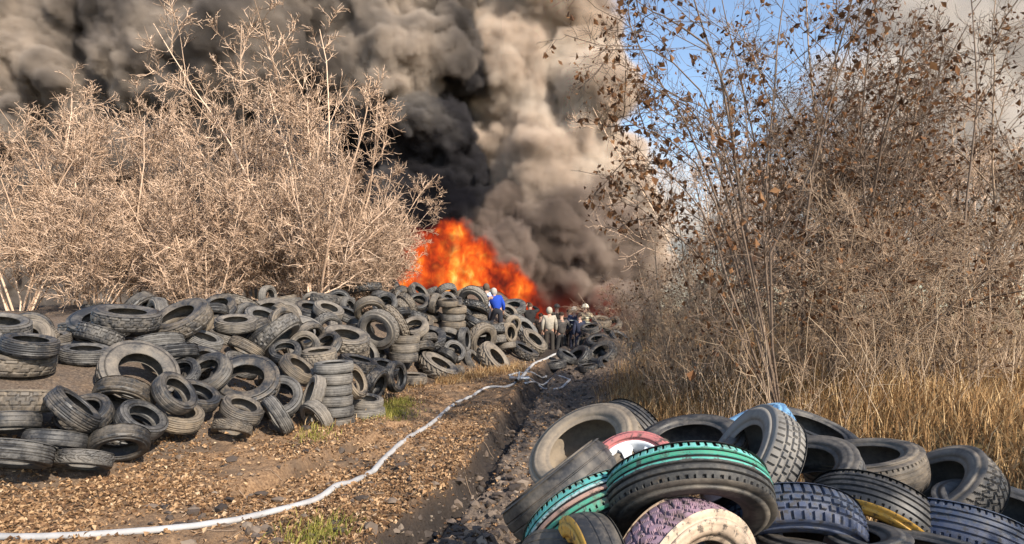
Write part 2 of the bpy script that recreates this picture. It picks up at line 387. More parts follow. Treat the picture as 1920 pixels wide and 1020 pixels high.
 ('car', -3.68, 8.61, 0.45, 0.322, 0.091, -0.177, 0.926),
 ('car', -4.95, 14.69, 1.7, 0.396, -0.137, -0.834, -0.359),
 ('worn', 1.39, 22.85, 0.69, 0.286, 0.36, -0.656, -0.599),
 ('car', -6.47, 17.66, 2.16, 0.338, 0.667, 0.137, 0.649),
 ('small', -4.61, 5.98, 0.22, 0.543, -0.171, -0.186, 0.8),
 ('small', -3.99, 11.73, 1.11, 0.306, -0.932, 0.167, 0.097),
 ('wide', -4.56, 17.97, 2.05, 0.225, 0.01, 0.021, 0.974),
 ('wide', -6.54, 8.53, 1.62, 0.987, 0.108, 0.118, -0.009),
 ('car', -4.02, 16.22, 1.7, 0.137, -0.962, -0.01, 0.237),
 ('van', -1.86, 13.12, 0.32, 0.317, 0.273, 0.092, 0.904),
 ('wide', -4.68, 16.58, 2.09, 0.062, -0.162, -0.984, -0.023),
 ('car', -2.66, 18.95, 2.03, 0.862, 0.423, -0.055, 0.273),
 ('van', 0.32, 19.6, 0.53, 0.668, -0.067, 0.323, -0.668),
 ('wide', -5.41, 7.43, 0.85, 0.031, 0.415, -0.907, 0.06),
 ('worn', 1.28, 18.72, 0.32, 0.008, -0.389, 0.921, 0.014),
 ('van', -5.0, 12.06, 1.59, 0.923, 0.144, 0.004, 0.356),
 ('car', -5.94, 13.2, 1.79, 0.152, 0.982, -0.03, 0.109),
 ('wide', -4.49, 13.17, 1.56, 0.334, -0.756, 0.157, 0.54),
 ('car', -3.71, 20.31, 2.45, 0.397, -0.483, 0.762, 0.165),
 ('wide', -2.9, 18.45, 1.98, 0.864, -0.329, 0.361, -0.124),
 ('worn', -4.28, 8.46, 0.8, 0.157, 0.784, -0.434, -0.415),
 ('van', -2.96, 17.21, 1.72, 0.023, 0.933, -0.335, 0.131),
 ('wide', 1.96, 23.01, 0.67, 0.153, -0.227, 0.955, -0.111),
 ('van', -4.28, 15.53, 1.81, 0.119, 0.425, -0.867, -0.23),
 ('truck', -0.01, 17.24, 0.31, 0.965, 0.016, 0.005, -0.262),
 ('van', -6.01, 17.54, 2.06, 0.059, 0.46, 0.884, 0.065),
 ('wide', -4.78, 10.47, 1.02, 0.278, -0.458, -0.843, 0.044),
 ('worn', -1.07, 19.2, 1.46, 0.103, 0.26, 0.116, 0.953),
 ('truck', -1.85, 23.31, 2.28, 0.064, -0.917, 0.289, -0.268),
 ('van', -4.7, 19.64, 2.59, 0.99, -0.048, -0.075, 0.114),
 ('car', 1.78, 19.96, 0.41, 0.134, 0.055, 0.038, -0.989),
 ('van', -0.22, 21.0, 1.87, 0.033, -0.886, -0.31, 0.343),
 ('truck', 1.12, 23.32, 1.05, 0.415, -0.397, -0.818, -0.018),
 ('car', -3.89, 14.3, 1.29, 0.146, -0.534, -0.327, 0.766),
 ('car', -0.88, 20.18, 1.4, 0.088, 0.152, -0.984, -0.012),
 ('car', -1.76, 18.12, 0.86, 0.098, -0.868, 0.394, 0.284),
 ('small', -0.47, 17.62, 0.46, 0.684, -0.064, -0.7, -0.196),
]

# ------------------------------------------------------------------ materials
class NT:
    def __init__(s, name):
        s.m = bpy.data.materials.new(name); s.m.use_nodes = True; s.t = s.m.node_tree; s.t.nodes.clear()
        s.out = s.t.nodes.new('ShaderNodeOutputMaterial'); s.tc = s.t.nodes.new('ShaderNodeTexCoord')
    def n(s, typ, **kw):
        x = s.t.nodes.new(typ)
        for k, v in kw.items(): setattr(x, k, v)
        return x
    def L(s, a, b): s.t.links.new(a, b)
    def noise(s, scale, detail=4, rough=.55, vec=None, dist=0):
        x = s.n('ShaderNodeTexNoise'); x.inputs['Scale'].default_value = scale; x.inputs['Detail'].default_value = detail
        x.inputs['Roughness'].default_value = rough; x.inputs['Distortion'].default_value = dist
        s.L(vec or s.tc.outputs['Object'], x.inputs['Vector']); return x.outputs[0]
    def math(s, op, a, b=None, c=None, clamp=False):
        x = s.n('ShaderNodeMath', operation=op, use_clamp=clamp)
        for i, v in enumerate((a, b, c)):
            if v is None: continue
            if isinstance(v, (int, float)): x.inputs[i].default_value = v
            else: s.L(v, x.inputs[i])
        return x.outputs[0]
    def rng(s, v, a, b, lo=0, hi=1):
        x = s.n('ShaderNodeMapRange'); s.L(v, x.inputs[0])
        for i, q in enumerate((a, b, lo, hi)): x.inputs[i + 1].default_value = q
        return x.outputs[0]
    def ramp(s, v, stops):
        x = s.n('ShaderNodeValToRGB'); e = x.color_ramp.elements
        while len(e) < len(stops): e.new(.5)
        for q, (p, c) in zip(e, stops): q.position = p; q.color = (*c, 1)
        s.L(v, x.inputs[0]); return x.outputs[0]
    def mix(s, f, a, b):
        x = s.n('ShaderNodeMix', data_type='RGBA')
        for i, v in ((0, f), (6, a), (7, b)):
            if isinstance(v, (int, float)): x.inputs[i].default_value = v
            elif isinstance(v, tuple): x.inputs[i].default_value = (*v, 1)
            else: s.L(v, x.inputs[i])
        return x.outputs[2]
    def bsdf(s, colr, rough=.8, bump=None, bstr=.4, bdist=.01, spec=.3, **kw):
        b = s.n('ShaderNodeBsdfPrincipled')
        for k, v in (('Base Color', colr), ('Roughness', rough), ('Specular IOR Level', spec)):
            if isinstance(v, tuple): b.inputs[k].default_value = (*v, 1)
            elif isinstance(v, (int, float)): b.inputs[k].default_value = v
            else: s.L(v, b.inputs[k])
        if bump is not None:
            q = s.n('ShaderNodeBump'); q.inputs['Strength'].default_value = bstr; q.inputs['Distance'].default_value = bdist
            s.L(bump, q.inputs['Height']); s.L(q.outputs[0], b.inputs['Normal'])
        for k, v in kw.items(): b.inputs[k].default_value = v
        s.L(b.outputs[0], s.out.inputs['Surface']); return b
    def sep(s, vec=None):
        x = s.n('ShaderNodeSeparateXYZ'); s.L(vec or s.tc.outputs['Object'], x.inputs[0]); return x.outputs

def rubber_mat():
    # obj.color: r = dust, g = warmth, b = tone
    t = NT('rubber'); oi = t.n('ShaderNodeObjectInfo'); sp = t.n('ShaderNodeSeparateColor'); t.L(oi.outputs['Color'], sp.inputs[0])
    add = t.n('ShaderNodeVectorMath', operation='ADD'); t.L(t.tc.outputs['Object'], add.inputs[0])
    sc = t.math('MULTIPLY', oi.outputs['Random'], 37.0); cmb = t.n('ShaderNodeCombineXYZ'); t.L(sc, cmb.inputs[0]); t.L(cmb.outputs[0], add.inputs[1])
    v = add.outputs[0]
    n1 = t.noise(4.5, 7, .72, v); n2 = t.noise(38, 3, .6, v)
    dust = t.math('ADD', t.math('MULTIPLY', sp.outputs[0], 1.05), t.math('MULTIPLY_ADD', n1, 2.4, -1.2))
    dust = t.math('ADD', dust, t.math('MULTIPLY_ADD', n2, .5, -.25), clamp=True)
    base = t.mix(n2, (.014, .0145, .016), (.035, .035, .037))
    dcol = t.mix(sp.outputs[1], (.23, .215, .195), (.27, .21, .145))
    c = t.mix(t.math('MULTIPLY', dust, .85), base, dcol)
    t.bsdf(c, t.rng(dust, 0, 1, .48, .85), n2, .35, .004, .45)
    return t.m
RUB = rubber_mat()
def painted_mat(name, stops, half=None, wear=.5, mud=(.09, .07, .05), rmin=None):
    """paint in bands along the tyre's own axis (object Z); stops: (z, colour) constant ramp over -.12..+.12"""
    t = NT(name); xyz = t.sep(); n1 = t.noise(9, 5, .7); n2 = t.noise(45, 3)
    z = t.rng(t.math('ADD', xyz[2], t.math('MULTIPLY_ADD', n1, .016, -.008)), -.12, .12)
    x = t.n('ShaderNodeValToRGB'); x.color_ramp.interpolation = 'CONSTANT'; e = x.color_ramp.elements
    while len(e) < len(stops): e.new(.5)
    for q, (p, c) in zip(e, stops): q.position = p; q.color = (*c, 1)
    t.L(z, x.inputs[0])
    c = t.mix(t.rng(n2, .35, .7, 0, .35), x.outputs[0], (.16, .15, .13))
    c = t.mix(t.rng(n1, wear, wear + .14), c, mud)
    c = t.mix(t.math('MULTIPLY', t.rng(t.noise(22, 5, .75), .54, .60), .8), c, (.045, .04, .036))
    if rmin:      # paint only on the tread's outer skin, bare rubber down in the grooves
        ln = t.math('SQRT', t.math('ADD', t.math('MULTIPLY', xyz[0], xyz[0]), t.math('MULTIPLY', xyz[1], xyz[1])))
        u = t.math('POWER', t.math('DIVIDE', t.math('ABSOLUTE', xyz[2]), rmin[1] * .41), 2.6)
        ln = t.math('MULTIPLY_ADD', u, .04 * rmin[0], ln)
        c = t.mix(t.math('GREATER_THAN', ln, rmin[0] - .003), (.016, .016, .017), c)
    t.bsdf(c, .62, n2, .3, .004, .35); return t.m
def plain(name, c, rough=.7, var=.25, scale=12, bstr=.25, spec=.3, **kw):
    t = NT(name); n = t.noise(scale, 4, .6)
    t.bsdf(t.mix(n, tuple(v * (1 - var) for v in c), tuple(min(1, v * (1 + var)) for v in c)), rough, n, bstr, .01, spec, **kw); return t.m
def island_mat(name, stops, rough=.75, transl=0.0, spec=.2):
    t = NT(name); g = t.n('ShaderNodeNewGeometry')
    c = t.ramp(g.outputs['Random Per Island'], stops); b = t.bsdf(c, rough, spec=spec)
    if transl:
        tr = t.n('ShaderNodeBsdfTranslucent'); t.L(c, tr.inputs[0]); mx = t.n('ShaderNodeMixShader'); mx.inputs[0].default_value = transl
        t.L(b.outputs[0], mx.inputs[1]); t.L(tr.outputs[0], mx.inputs[2]); t.L(mx.outputs[0], t.out.inputs['Surface'])
    return t.m
def ground_mat():
    t = NT('ground_soil'); at_ = t.n('ShaderNodeAttribute'); at_.attribute_name = 'zone'
    sp = t.n('ShaderNodeSeparateColor'); t.L(at_.outputs['Color'], sp.inputs[0])     # r: wet mud, g: grass, b: near-black, smoother ruts
    n0 = t.noise(.9, 5, .6); n1 = t.noise(7, 6, .65); n2 = t.noise(30, 5, .7); n3 = t.noise(110, 3, .6)
    litter = t.ramp(n2, [(.25, (.07, .04, .022)), (.45, (.23, .135, .072)), (.6, (.37, .23, .125)), (.78, (.48, .33, .19))])
    soil = t.ramp(n1, [(.3, (.075, .05, .034)), (.7, (.20, .135, .085))])
    dry = t.mix(t.rng(n0, .38, .6), soil, litter)
    mud = t.ramp(n2, [(.3, (.045, .034, .028)), (.52, (.125, .095, .073)), (.75, (.25, .19, .14))])
    grs = t.ramp(n2, [(.3, (.075, .058, .025)), (.7, (.26, .19, .085))])
    c = t.mix(t.math('ADD', sp.outputs[0], t.math('MULTIPLY_ADD', n1, .8, -.4), clamp=True), dry, mud)
    c = t.mix(sp.outputs[1], c, grs)
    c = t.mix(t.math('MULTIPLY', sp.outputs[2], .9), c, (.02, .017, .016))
    wet = t.math('MULTIPLY', sp.outputs[0], t.rng(n1, .45, .6))
    r = t.rng(t.math('MAXIMUM', wet, t.math('MULTIPLY', sp.outputs[2], .6)), 0, 1, .95, .42)
    t.bsdf(c, r, t.math('ADD', n2, t.math('MULTIPLY', n3, .5)), .75, .035, .3); return t.m
BARK_PALE = plain('pale_bark', (.62, .46, .335), .85, .3, 3, .3)
PALE_TWIG = island_mat('pale_twig', [(0, (.085, .058, .042)), (.3, (.28, .19, .13)), (.62, (.60, .42, .295)), (1, (.82, .61, .45))], .85)
BARK_DARK = plain('dark_bark', (.16, .115, .085), .85, .35, 6, .3)
BARK_TAN = plain('tan_bark', (.36, .26, .18), .85, .35, 5, .3)

# ------------------------------------------------------------------ the ground, one sheet to the horizon
def build_ground():
    ny, nx = 760, 760
    ys = np.concatenate([np.linspace(-14, 1.6, 24)[:-1], 1.6 * np.exp(np.linspace(0, np.log(45 / 1.6), ny)), np.array([52, 62, 80, 110, 160, 250, 420, 800, 1500])])
    u = np.linspace(-1, 1, nx); u = np.sign(u) * (.55 * np.abs(u) + .45 * np.abs(u) ** 3)
    U, Y = np.meshgrid(u, ys); X = U * (np.maximum(Y, 0) * 1.05 + 4 + 12 * sstep(0, -6, Y))
    Z = ground_h(X, Y); n, m = X.shape; idx = np.arange(n * m).reshape(n, m)
    Fq = np.stack([idx[:-1, :-1], idx[:-1, 1:], idx[1:, 1:], idx[1:, :-1]], -1).reshape(-1, 4)
    me = mesh_np('ground', np.stack([X, Y, Z], -1).reshape(-1, 3), Fq)
    s = poly_sd(X, Y); tx = trench_x(Y)
    mudz = sstep(-.15, .35, X - tx + .15 * fbm(X, Y, 1.5, 2, 3)) * (1 - sstep(1.2, 2.4, X - tx + .5 * fbm(X, Y, .8, 2, 3)))
    mudz = np.maximum(mudz, .8 * sstep(17, 20, Y + 2 * fbm(X, Y, .6, 2, 7)) * sstep(-1.5, 0, X) * (1 - sstep(3, 5, X)))
    mudz = np.maximum(mudz, .9 * sstep(-.3, .4, s))
    bx = np.interp(Y, [0, 5, 9, 14, 20, 30], [2.6, 2.2, 1.6, 1.85, 3.5, 5.2])
    grs = sstep(0, .7, X - bx + .6 * fbm(X, Y, 1.1, 2, 13)) * sstep(3, 5, Y)
    wob = .07 * fbm(X, Y, 1.6, 3, 8)
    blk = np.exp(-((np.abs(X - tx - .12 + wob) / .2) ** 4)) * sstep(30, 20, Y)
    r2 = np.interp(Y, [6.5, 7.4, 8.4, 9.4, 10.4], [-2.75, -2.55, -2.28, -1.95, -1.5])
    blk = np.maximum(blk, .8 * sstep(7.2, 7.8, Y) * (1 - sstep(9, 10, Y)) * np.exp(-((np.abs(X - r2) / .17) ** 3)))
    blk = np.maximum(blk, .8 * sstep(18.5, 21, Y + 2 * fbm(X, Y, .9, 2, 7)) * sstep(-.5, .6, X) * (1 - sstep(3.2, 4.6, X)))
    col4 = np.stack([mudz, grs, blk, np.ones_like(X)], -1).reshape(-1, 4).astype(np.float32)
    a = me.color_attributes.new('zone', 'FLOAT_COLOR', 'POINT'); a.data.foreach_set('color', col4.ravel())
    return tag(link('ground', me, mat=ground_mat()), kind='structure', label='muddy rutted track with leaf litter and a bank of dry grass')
GROUND = build_ground()

# ------------------------------------------------------------------ smoke and fire
VOL = []
def smoke_body(name, label, lst, Y0, spread, soft, box, res, mat, core_col, nmid, nsmall, rs, seed, coref=.62, n_amp=1.2, big_f=.92):
    """an inner mass of billows (mesh) that carries a volume grown round its billow centres"""
    rng = np.random.default_rng(seed)
    P, rad, V, Fs, off = [], [], [], [], 0
    import bmesh
    bm = bmesh.new(); bmesh.ops.create_icosphere(bm, subdivisions=2, radius=1); iv = np.array([v.co[:] for v in bm.verts]); ifa = np.array([[v.index for v in f.verts] for f in bm.faces]); bm.free()
    for q in lst:
        px, py, r = q[:3]; Y = Y0 + (q[3] if len(q) > 3 else rng.uniform(-spread, spread)); R = r * Y0 / F * big_f
        c = np.array(at(px, py, Y)); P.append(c); rad.append(R)
        if coref: V.append(c + iv * R * coref * (1 + .12 * rng.normal(size=(len(iv), 1))))
        if coref: Fs.append(ifa + off); off += len(iv)
        for i in range(nmid):
            v = rng.normal(size=3); v[1] = -abs(v[1]) * 1.2; v /= np.linalg.norm(v)
            r2 = rs[0]; c2 = c + v * R * rng.uniform(.7, 1.02); P.append(c2); rad.append(r2)
            for k in range(nsmall):
                v2 = rng.normal(size=3); v2[1] = -abs(v2[1]); v2 = v2 / np.linalg.norm(v2) + v * .6; v2 /= np.linalg.norm(v2)
                P.append(c2 + v2 * r2 * rng.uniform(.7, .95)); rad.append(rs[1])
    V.append(np.array(P)); V = np.concatenate(V); Fs = np.concatenate(Fs) if Fs else np.zeros((0, 3), int)
    me = mesh_np(name, V, Fs)
    ra = me.attributes.new('rad', 'FLOAT', 'POINT'); arr = np.zeros(len(me.vertices), np.float32); arr[len(V) - len(P):] = rad; ra.data.foreach_set('value', arr)
    core = tag(link(name, me, mat=core_col), label, kind='stuff')
    vd = bpy.data.volumes.new('billows'); vo = bpy.data.objects.new('billows', vd); col.objects.link(vo); vo.parent = core
    vd.materials.append(mat)
    g = bpy.data.node_groups.new(name, 'GeometryNodeTree')
    g.interface.new_socket('Geometry', in_out='INPUT', socket_type='NodeSocketGeometry'); g.interface.new_socket('Geometry', in_out='OUTPUT', socket_type='NodeSocketGeometry')
    N, K = g.nodes, g.links; N.new('NodeGroupInput'); go = N.new('NodeGroupOutput')
    oi = N.new('GeometryNodeObjectInfo'); oi.inputs['Object'].default_value = core; GEO = oi.outputs['Geometry']
    pos = N.new('GeometryNodeInputPosition')
    def M(op, a, b=None, c=None):
        n = N.new('ShaderNodeMath'); n.operation = op
        for i, x in enumerate((a, b, c)):
            if x is None: continue
            if isinstance(x, (int, float)): n.inputs[i].default_value = x
            else: K.new(x, n.inputs[i])
        return n.outputs[0]
    def noise(scale, detail, rough=.55):
        n = N.new('ShaderNodeTexNoise'); n.inputs['Scale'].default_value = scale; n.inputs['Detail'].default_value = detail; n.inputs['Roughness'].default_value = rough
        K.new(pos.outputs[0], n.inputs['Vector']); return n
    vm = N.new('ShaderNodeVectorMath'); vm.operation = 'MULTIPLY_ADD'; K.new(noise(.28, 3).outputs['Color'], vm.inputs[0]); vm.inputs[1].default_value = (2.4,) * 3; vm.inputs[2].default_value = (-1.2,) * 3
    ad = N.new('ShaderNodeVectorMath'); ad.operation = 'ADD'; K.new(pos.outputs[0], ad.inputs[0]); K.new(vm.outputs[0], ad.inputs[1]); P2 = ad.outputs[0]
    na = N.new('GeometryNodeInputNamedAttribute'); na.data_type = 'FLOAT'; na.inputs['Name'].default_value = 'rad'
    def sub(lo, hi):
        s = N.new('GeometryNodeSeparateGeometry'); s.domain = 'POINT'; K.new(GEO, s.inputs[0])
        K.new(M('MULTIPLY', M('GREATER_THAN', na.outputs[0], lo), M('LESS_THAN', na.outputs[0], hi)), s.inputs[1]); return s.outputs[0]
    def prox(geo):
        n = N.new('GeometryNodeProximity'); n.target_element = 'POINTS'; K.new(geo, n.inputs[0]); K.new(P2, n.inputs['Sample Position']); return n.outputs['Distance']
    e = .004
    sd = None
    gb = sub(rs[0] + e, 99)
    sn = N.new('GeometryNodeSampleNearest'); sn.domain = 'POINT'; K.new(gb, sn.inputs[0]); K.new(P2, sn.inputs[1])
    si = N.new('GeometryNodeSampleIndex'); si.data_type = 'FLOAT'; K.new(gb, si.inputs[0]); K.new(na.outputs[0], si.inputs[1]); K.new(sn.outputs[0], si.inputs['Index'])
    sd = M('SUBTRACT', prox(gb), si.outputs[0])
    sd = M('SMOOTH_MIN', sd, M('SUBTRACT', prox(sub(rs[0] - e, rs[0] + e)), rs[0]), .5)
    if nsmall: sd = M('SMOOTH_MIN', sd, M('SUBTRACT', prox(sub(rs[1] - e, rs[1] + e)), rs[1]), .25)
    sd = M('ADD', sd, M('MULTIPLY_ADD', noise(1.0, 4, .6).outputs[0], -n_amp, n_amp / 2))
    sd = M('ADD', sd, M('MULTIPLY_ADD', noise(2.6, 3, .6).outputs[0], -.55, .275))
    sd = M('ADD', sd, M('MULTIPLY_ADD', noise(.35, 2, .5).outputs[0], -1.6, .8))
    mr = N.new('ShaderNodeMapRange'); mr.interpolation_type = 'SMOOTHSTEP'; K.new(sd, mr.inputs['Value'])
    mr.inputs['From Min'].default_value = soft * .35; mr.inputs['From Max'].default_value = -soft
    vc = N.new('GeometryNodeVolumeCube'); K.new(mr.outputs[0], vc.inputs['Density']); vc.inputs['Min'].default_value = box[0]; vc.inputs['Max'].default_value = box[1]
    for ax, r in zip('XYZ', res): vc.inputs['Resolution ' + ax].default_value = r
    sm = N.new('GeometryNodeSetMaterial'); K.new(vc.outputs[0], sm.inputs[0]); sm.inputs['Material'].default_value = mat; K.new(sm.outputs[0], go.inputs[0])
    vo.modifiers.new('grid', 'NODES').node_group = g
    return core
def smoke_mat(name, stops, dens, g, scale=.16):
    t = NT(name); v = t.n('ShaderNodeVolumePrincipled'); t.L(v.outputs[0], t.out.inputs['Volume'])
    n = t.noise(scale, 3, .6)
    t.L(t.ramp(n, stops), v.inputs['Color']); v.inputs['Density'].default_value = dens; v.inputs['Anisotropy'].default_value = g
    return t.m
SOOT = [(850, 440, 72), (800, 385, 88), (842, 300, 76), (775, 260, 98), (848, 225, 52), (852, 165, 48), (660, 250, 100), (560, 350, 118), (680, 360, 108), (600, 470, 108), (700, 460, 88), (580, 240, 95), (740, 190, 60)]
GREY = [(745, 130, 72, -1.5), (802, 95, 60, -1.5), (700, 70, 84), (858, 62, 42), (780, 5, 82), (890, 185, 42, 3.5), (640, 30, 90), (620, 120, 88), (690, 150, 60, -1), (480, 100, 120), (400, 210, 130), (310, 90, 130), (450, 330, 130), (330, 350, 130), (210, 210, 135), (120, 90, 135), (200, 400, 125), (70, 330, 135), (20, 480, 115), (350, 480, 105), (700, -70, 100), (560, -50, 110), (850, -70, 75), (-60, 200, 140), (0, 40, 130), (230, 0, 130), (90, 545, 80), (230, 550, 85), (390, 555, 85), (-30, 560, 80), (500, 555, 70)]
LIGHT = [(960, 300, 90), (1000, 200, 105), (965, 90, 80), (1050, 130, 105), (1070, 45, 68), (1105, 185, 62), (1095, 280, 88), (1135, 345, 62), (1030, 340, 105), (985, 430, 82), (980, 10, 85), (1000, -70, 100), (1080, -45, 55), (930, 380, 68), (910, 210, 50, 3), (915, 90, 50, 4), (905, 300, 45, 3), (905, -10, 60, 4), (1165, 460, 58), (1195, 400, 42), (1205, 480, 48)]
LOW = [(930, 440, 62), (1010, 440, 80), (1090, 445, 88), (1145, 430, 66), (1025, 515, 70), (1095, 525, 66), (1150, 520, 52), (970, 500, 48), (1150, 585, 46), (1085, 590, 50), (1030, 590, 42), (1190, 560, 40), (890, 470, 42), (962, 468, 16, -4.2)]
VEIL = [(1230, 400, 62), (1290, 440, 80), (1240, 330, 45), (1350, 420, 80), (1450, 380, 100), (1560, 330, 120), (1700, 320, 130), (1840, 290, 140), (1620, 190, 110), (1780, 150, 130), (1900, 110, 130), (1500, 240, 70), (1420, 470, 90), (1600, 470, 100), (1800, 460, 110), (1700, 40, 110), (1860, -20, 120), (1950, 350, 120), (1180, 480, 60), (1260, 530, 70)]
smoke_body('smoke_column', 'blackest roll of sooty smoke boiling straight up over the flames', SOOT, 38.5, 1.8, .2, ((-17, 32, 0), (0, 46, 18)), (140, 110, 145),
           smoke_mat('sooty_smoke', [(.36, (.022, .021, .026)), (.52, (.085, .08, .085)), (.68, (.30, .27, .245))], 5.5, -.15), plain('soot', (.05, .048, .046), 1, .2, 1), 7, 5, (1.25, .55), 3)
smoke_body('smoke_column', 'grey smoke rolling above the bare thicket with sunlit beige crests', GREY, 38, 2.5, .22, ((-36, 31, -1), (0, 46, 25)), (220, 95, 160),
           smoke_mat('grey_smoke', [(.36, (.10, .09, .085)), (.5, (.26, .225, .2)), (.66, (.60, .51, .43))], 4.5, -.2), plain('grey_soot', (.12, .11, .10), 1, .2, 1), 7, 5, (1.25, .55), 4)
smoke_body('smoke_column', 'pale beige smoke column rising from behind the people', LIGHT, 39.5, 2.0, .4, ((-5, 33, 3), (9, 48, 25)), (105, 105, 165),
           smoke_mat('beige_smoke', [(.3, (.46, .37, .30)), (.5, (.74, .61, .50)), (.7, (.97, .88, .77))], 2.8, -.25), plain('pale_soot', (.45, .40, .35), 1, .1, 1), 7, 5, (1.2, .6), 5)
smoke_body('smoke_column', 'brown grey smoke puffs rolling low behind the group of people', LOW, 37, 1.6, .28, ((-4, 30, -1), (9, 43, 9)), (100, 95, 80),
           smoke_mat('brown_smoke', [(.3, (.16, .125, .105)), (.55, (.38, .30, .25)), (.75, (.64, .53, .44))], 3.5, -.2), plain('brown_soot', (.2, .16, .13), 1, .1, 1), 7, 4, (1.0, .5), 8)
smoke_body('smoke_veil', 'thin pale smoke drifting behind the leafy shrubs', VEIL, 48, 3, 1.6, ((6, 38, -1), (42, 58, 28)), (130, 70, 100),
           smoke_mat('pale_smoke', [(.3, (.66, .60, .54)), (.7, (.86, .80, .74))], .5, -.2), plain('pale_soot_mass', (.5, .46, .42), 1, .1, 1), 5, 0, (1.6, .6), 9, coref=0)
FLAME = [(800, 495, 34), (835, 470, 38), (856, 462, 24), (855, 505, 46), (895, 510, 36), (815, 540, 48), (870, 550, 50), (920, 540, 36), (955, 535, 26), (940, 575, 40), (975, 590, 30), (790, 560, 40), (1000, 605, 22)]
def flame_firelight_mat(volume, dull=False):
    t = NT('flame_and_firelight'); mp = t.n('ShaderNodeMapping'); mp.inputs['Scale'].default_value = (1, 1, .75); t.L(t.tc.outputs['Object'], mp.inputs[0])
    n = t.noise(.5, 3, .6, mp.outputs[0], .5); n2 = t.noise(2.3, 6, .72, mp.outputs[0], .9)
    h = t.math('ADD', t.math('MULTIPLY', n, .75), t.math('MULTIPLY', n2, .65))
    if volume:
        vd = t.n('ShaderNodeVolumeInfo'); h = t.math('ADD', h, t.math('MULTIPLY_ADD', vd.outputs['Density'], .17, -.15))
    c = t.ramp(h, [(.50, (.04, .010, .008)), (.57, (.20, .018, .008)), (.64, (.56, .055, .010)), (.715, (.70, .13, .015)), (.77, (.82, .36, .04)), (.83, (.98, .70, .20))])
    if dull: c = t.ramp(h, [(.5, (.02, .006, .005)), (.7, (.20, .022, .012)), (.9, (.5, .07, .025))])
    if volume:
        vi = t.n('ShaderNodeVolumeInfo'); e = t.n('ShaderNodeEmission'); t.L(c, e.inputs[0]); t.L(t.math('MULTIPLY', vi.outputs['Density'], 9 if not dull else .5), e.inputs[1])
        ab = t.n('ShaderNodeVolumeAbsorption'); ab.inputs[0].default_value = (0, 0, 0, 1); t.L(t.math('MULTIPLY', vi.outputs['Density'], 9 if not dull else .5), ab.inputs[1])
        ad = t.n('ShaderNodeAddShader'); t.L(e.outputs[0], ad.inputs[0]); t.L(ab.outputs[0], ad.inputs[1]); t.L(ad.outputs[0], t.out.inputs['Volume'])
    else:
        e = t.n('ShaderNodeEmission'); t.L(c, e.inputs[0]); t.L(e.outputs[0], t.out.inputs['Surface'])
    return t.m
smoke_body('fire', 'tall orange and red flames burning behind the ridge of tyres', FLAME, 32, .5, .8, ((-6.5, 30, .2), (2.2, 34.2, 6.5)), (150, 70, 110), flame_firelight_mat(True), flame_firelight_mat(False), 6, 5, (.5, .26), 12, coref=.4, n_amp=1.3)
GLOW = [(1010, 590, 34), (1050, 590, 40), (1100, 588, 44), (1145, 585, 38), (1075, 560, 30), (1130, 555, 28), (985, 560, 26)]  # red firelight on the smoke, put in as a self-glowing volume
smoke_body('fire', 'dull red firelight on the smoke behind the people, added as a glowing volume', GLOW, 34, .6, .9, ((-1, 31, .2), (7.5, 37, 5)), (80, 50, 50), flame_firelight_mat(True, True), flame_firelight_mat(False, True), 5, 0, (.6, .26), 14, coref=0)

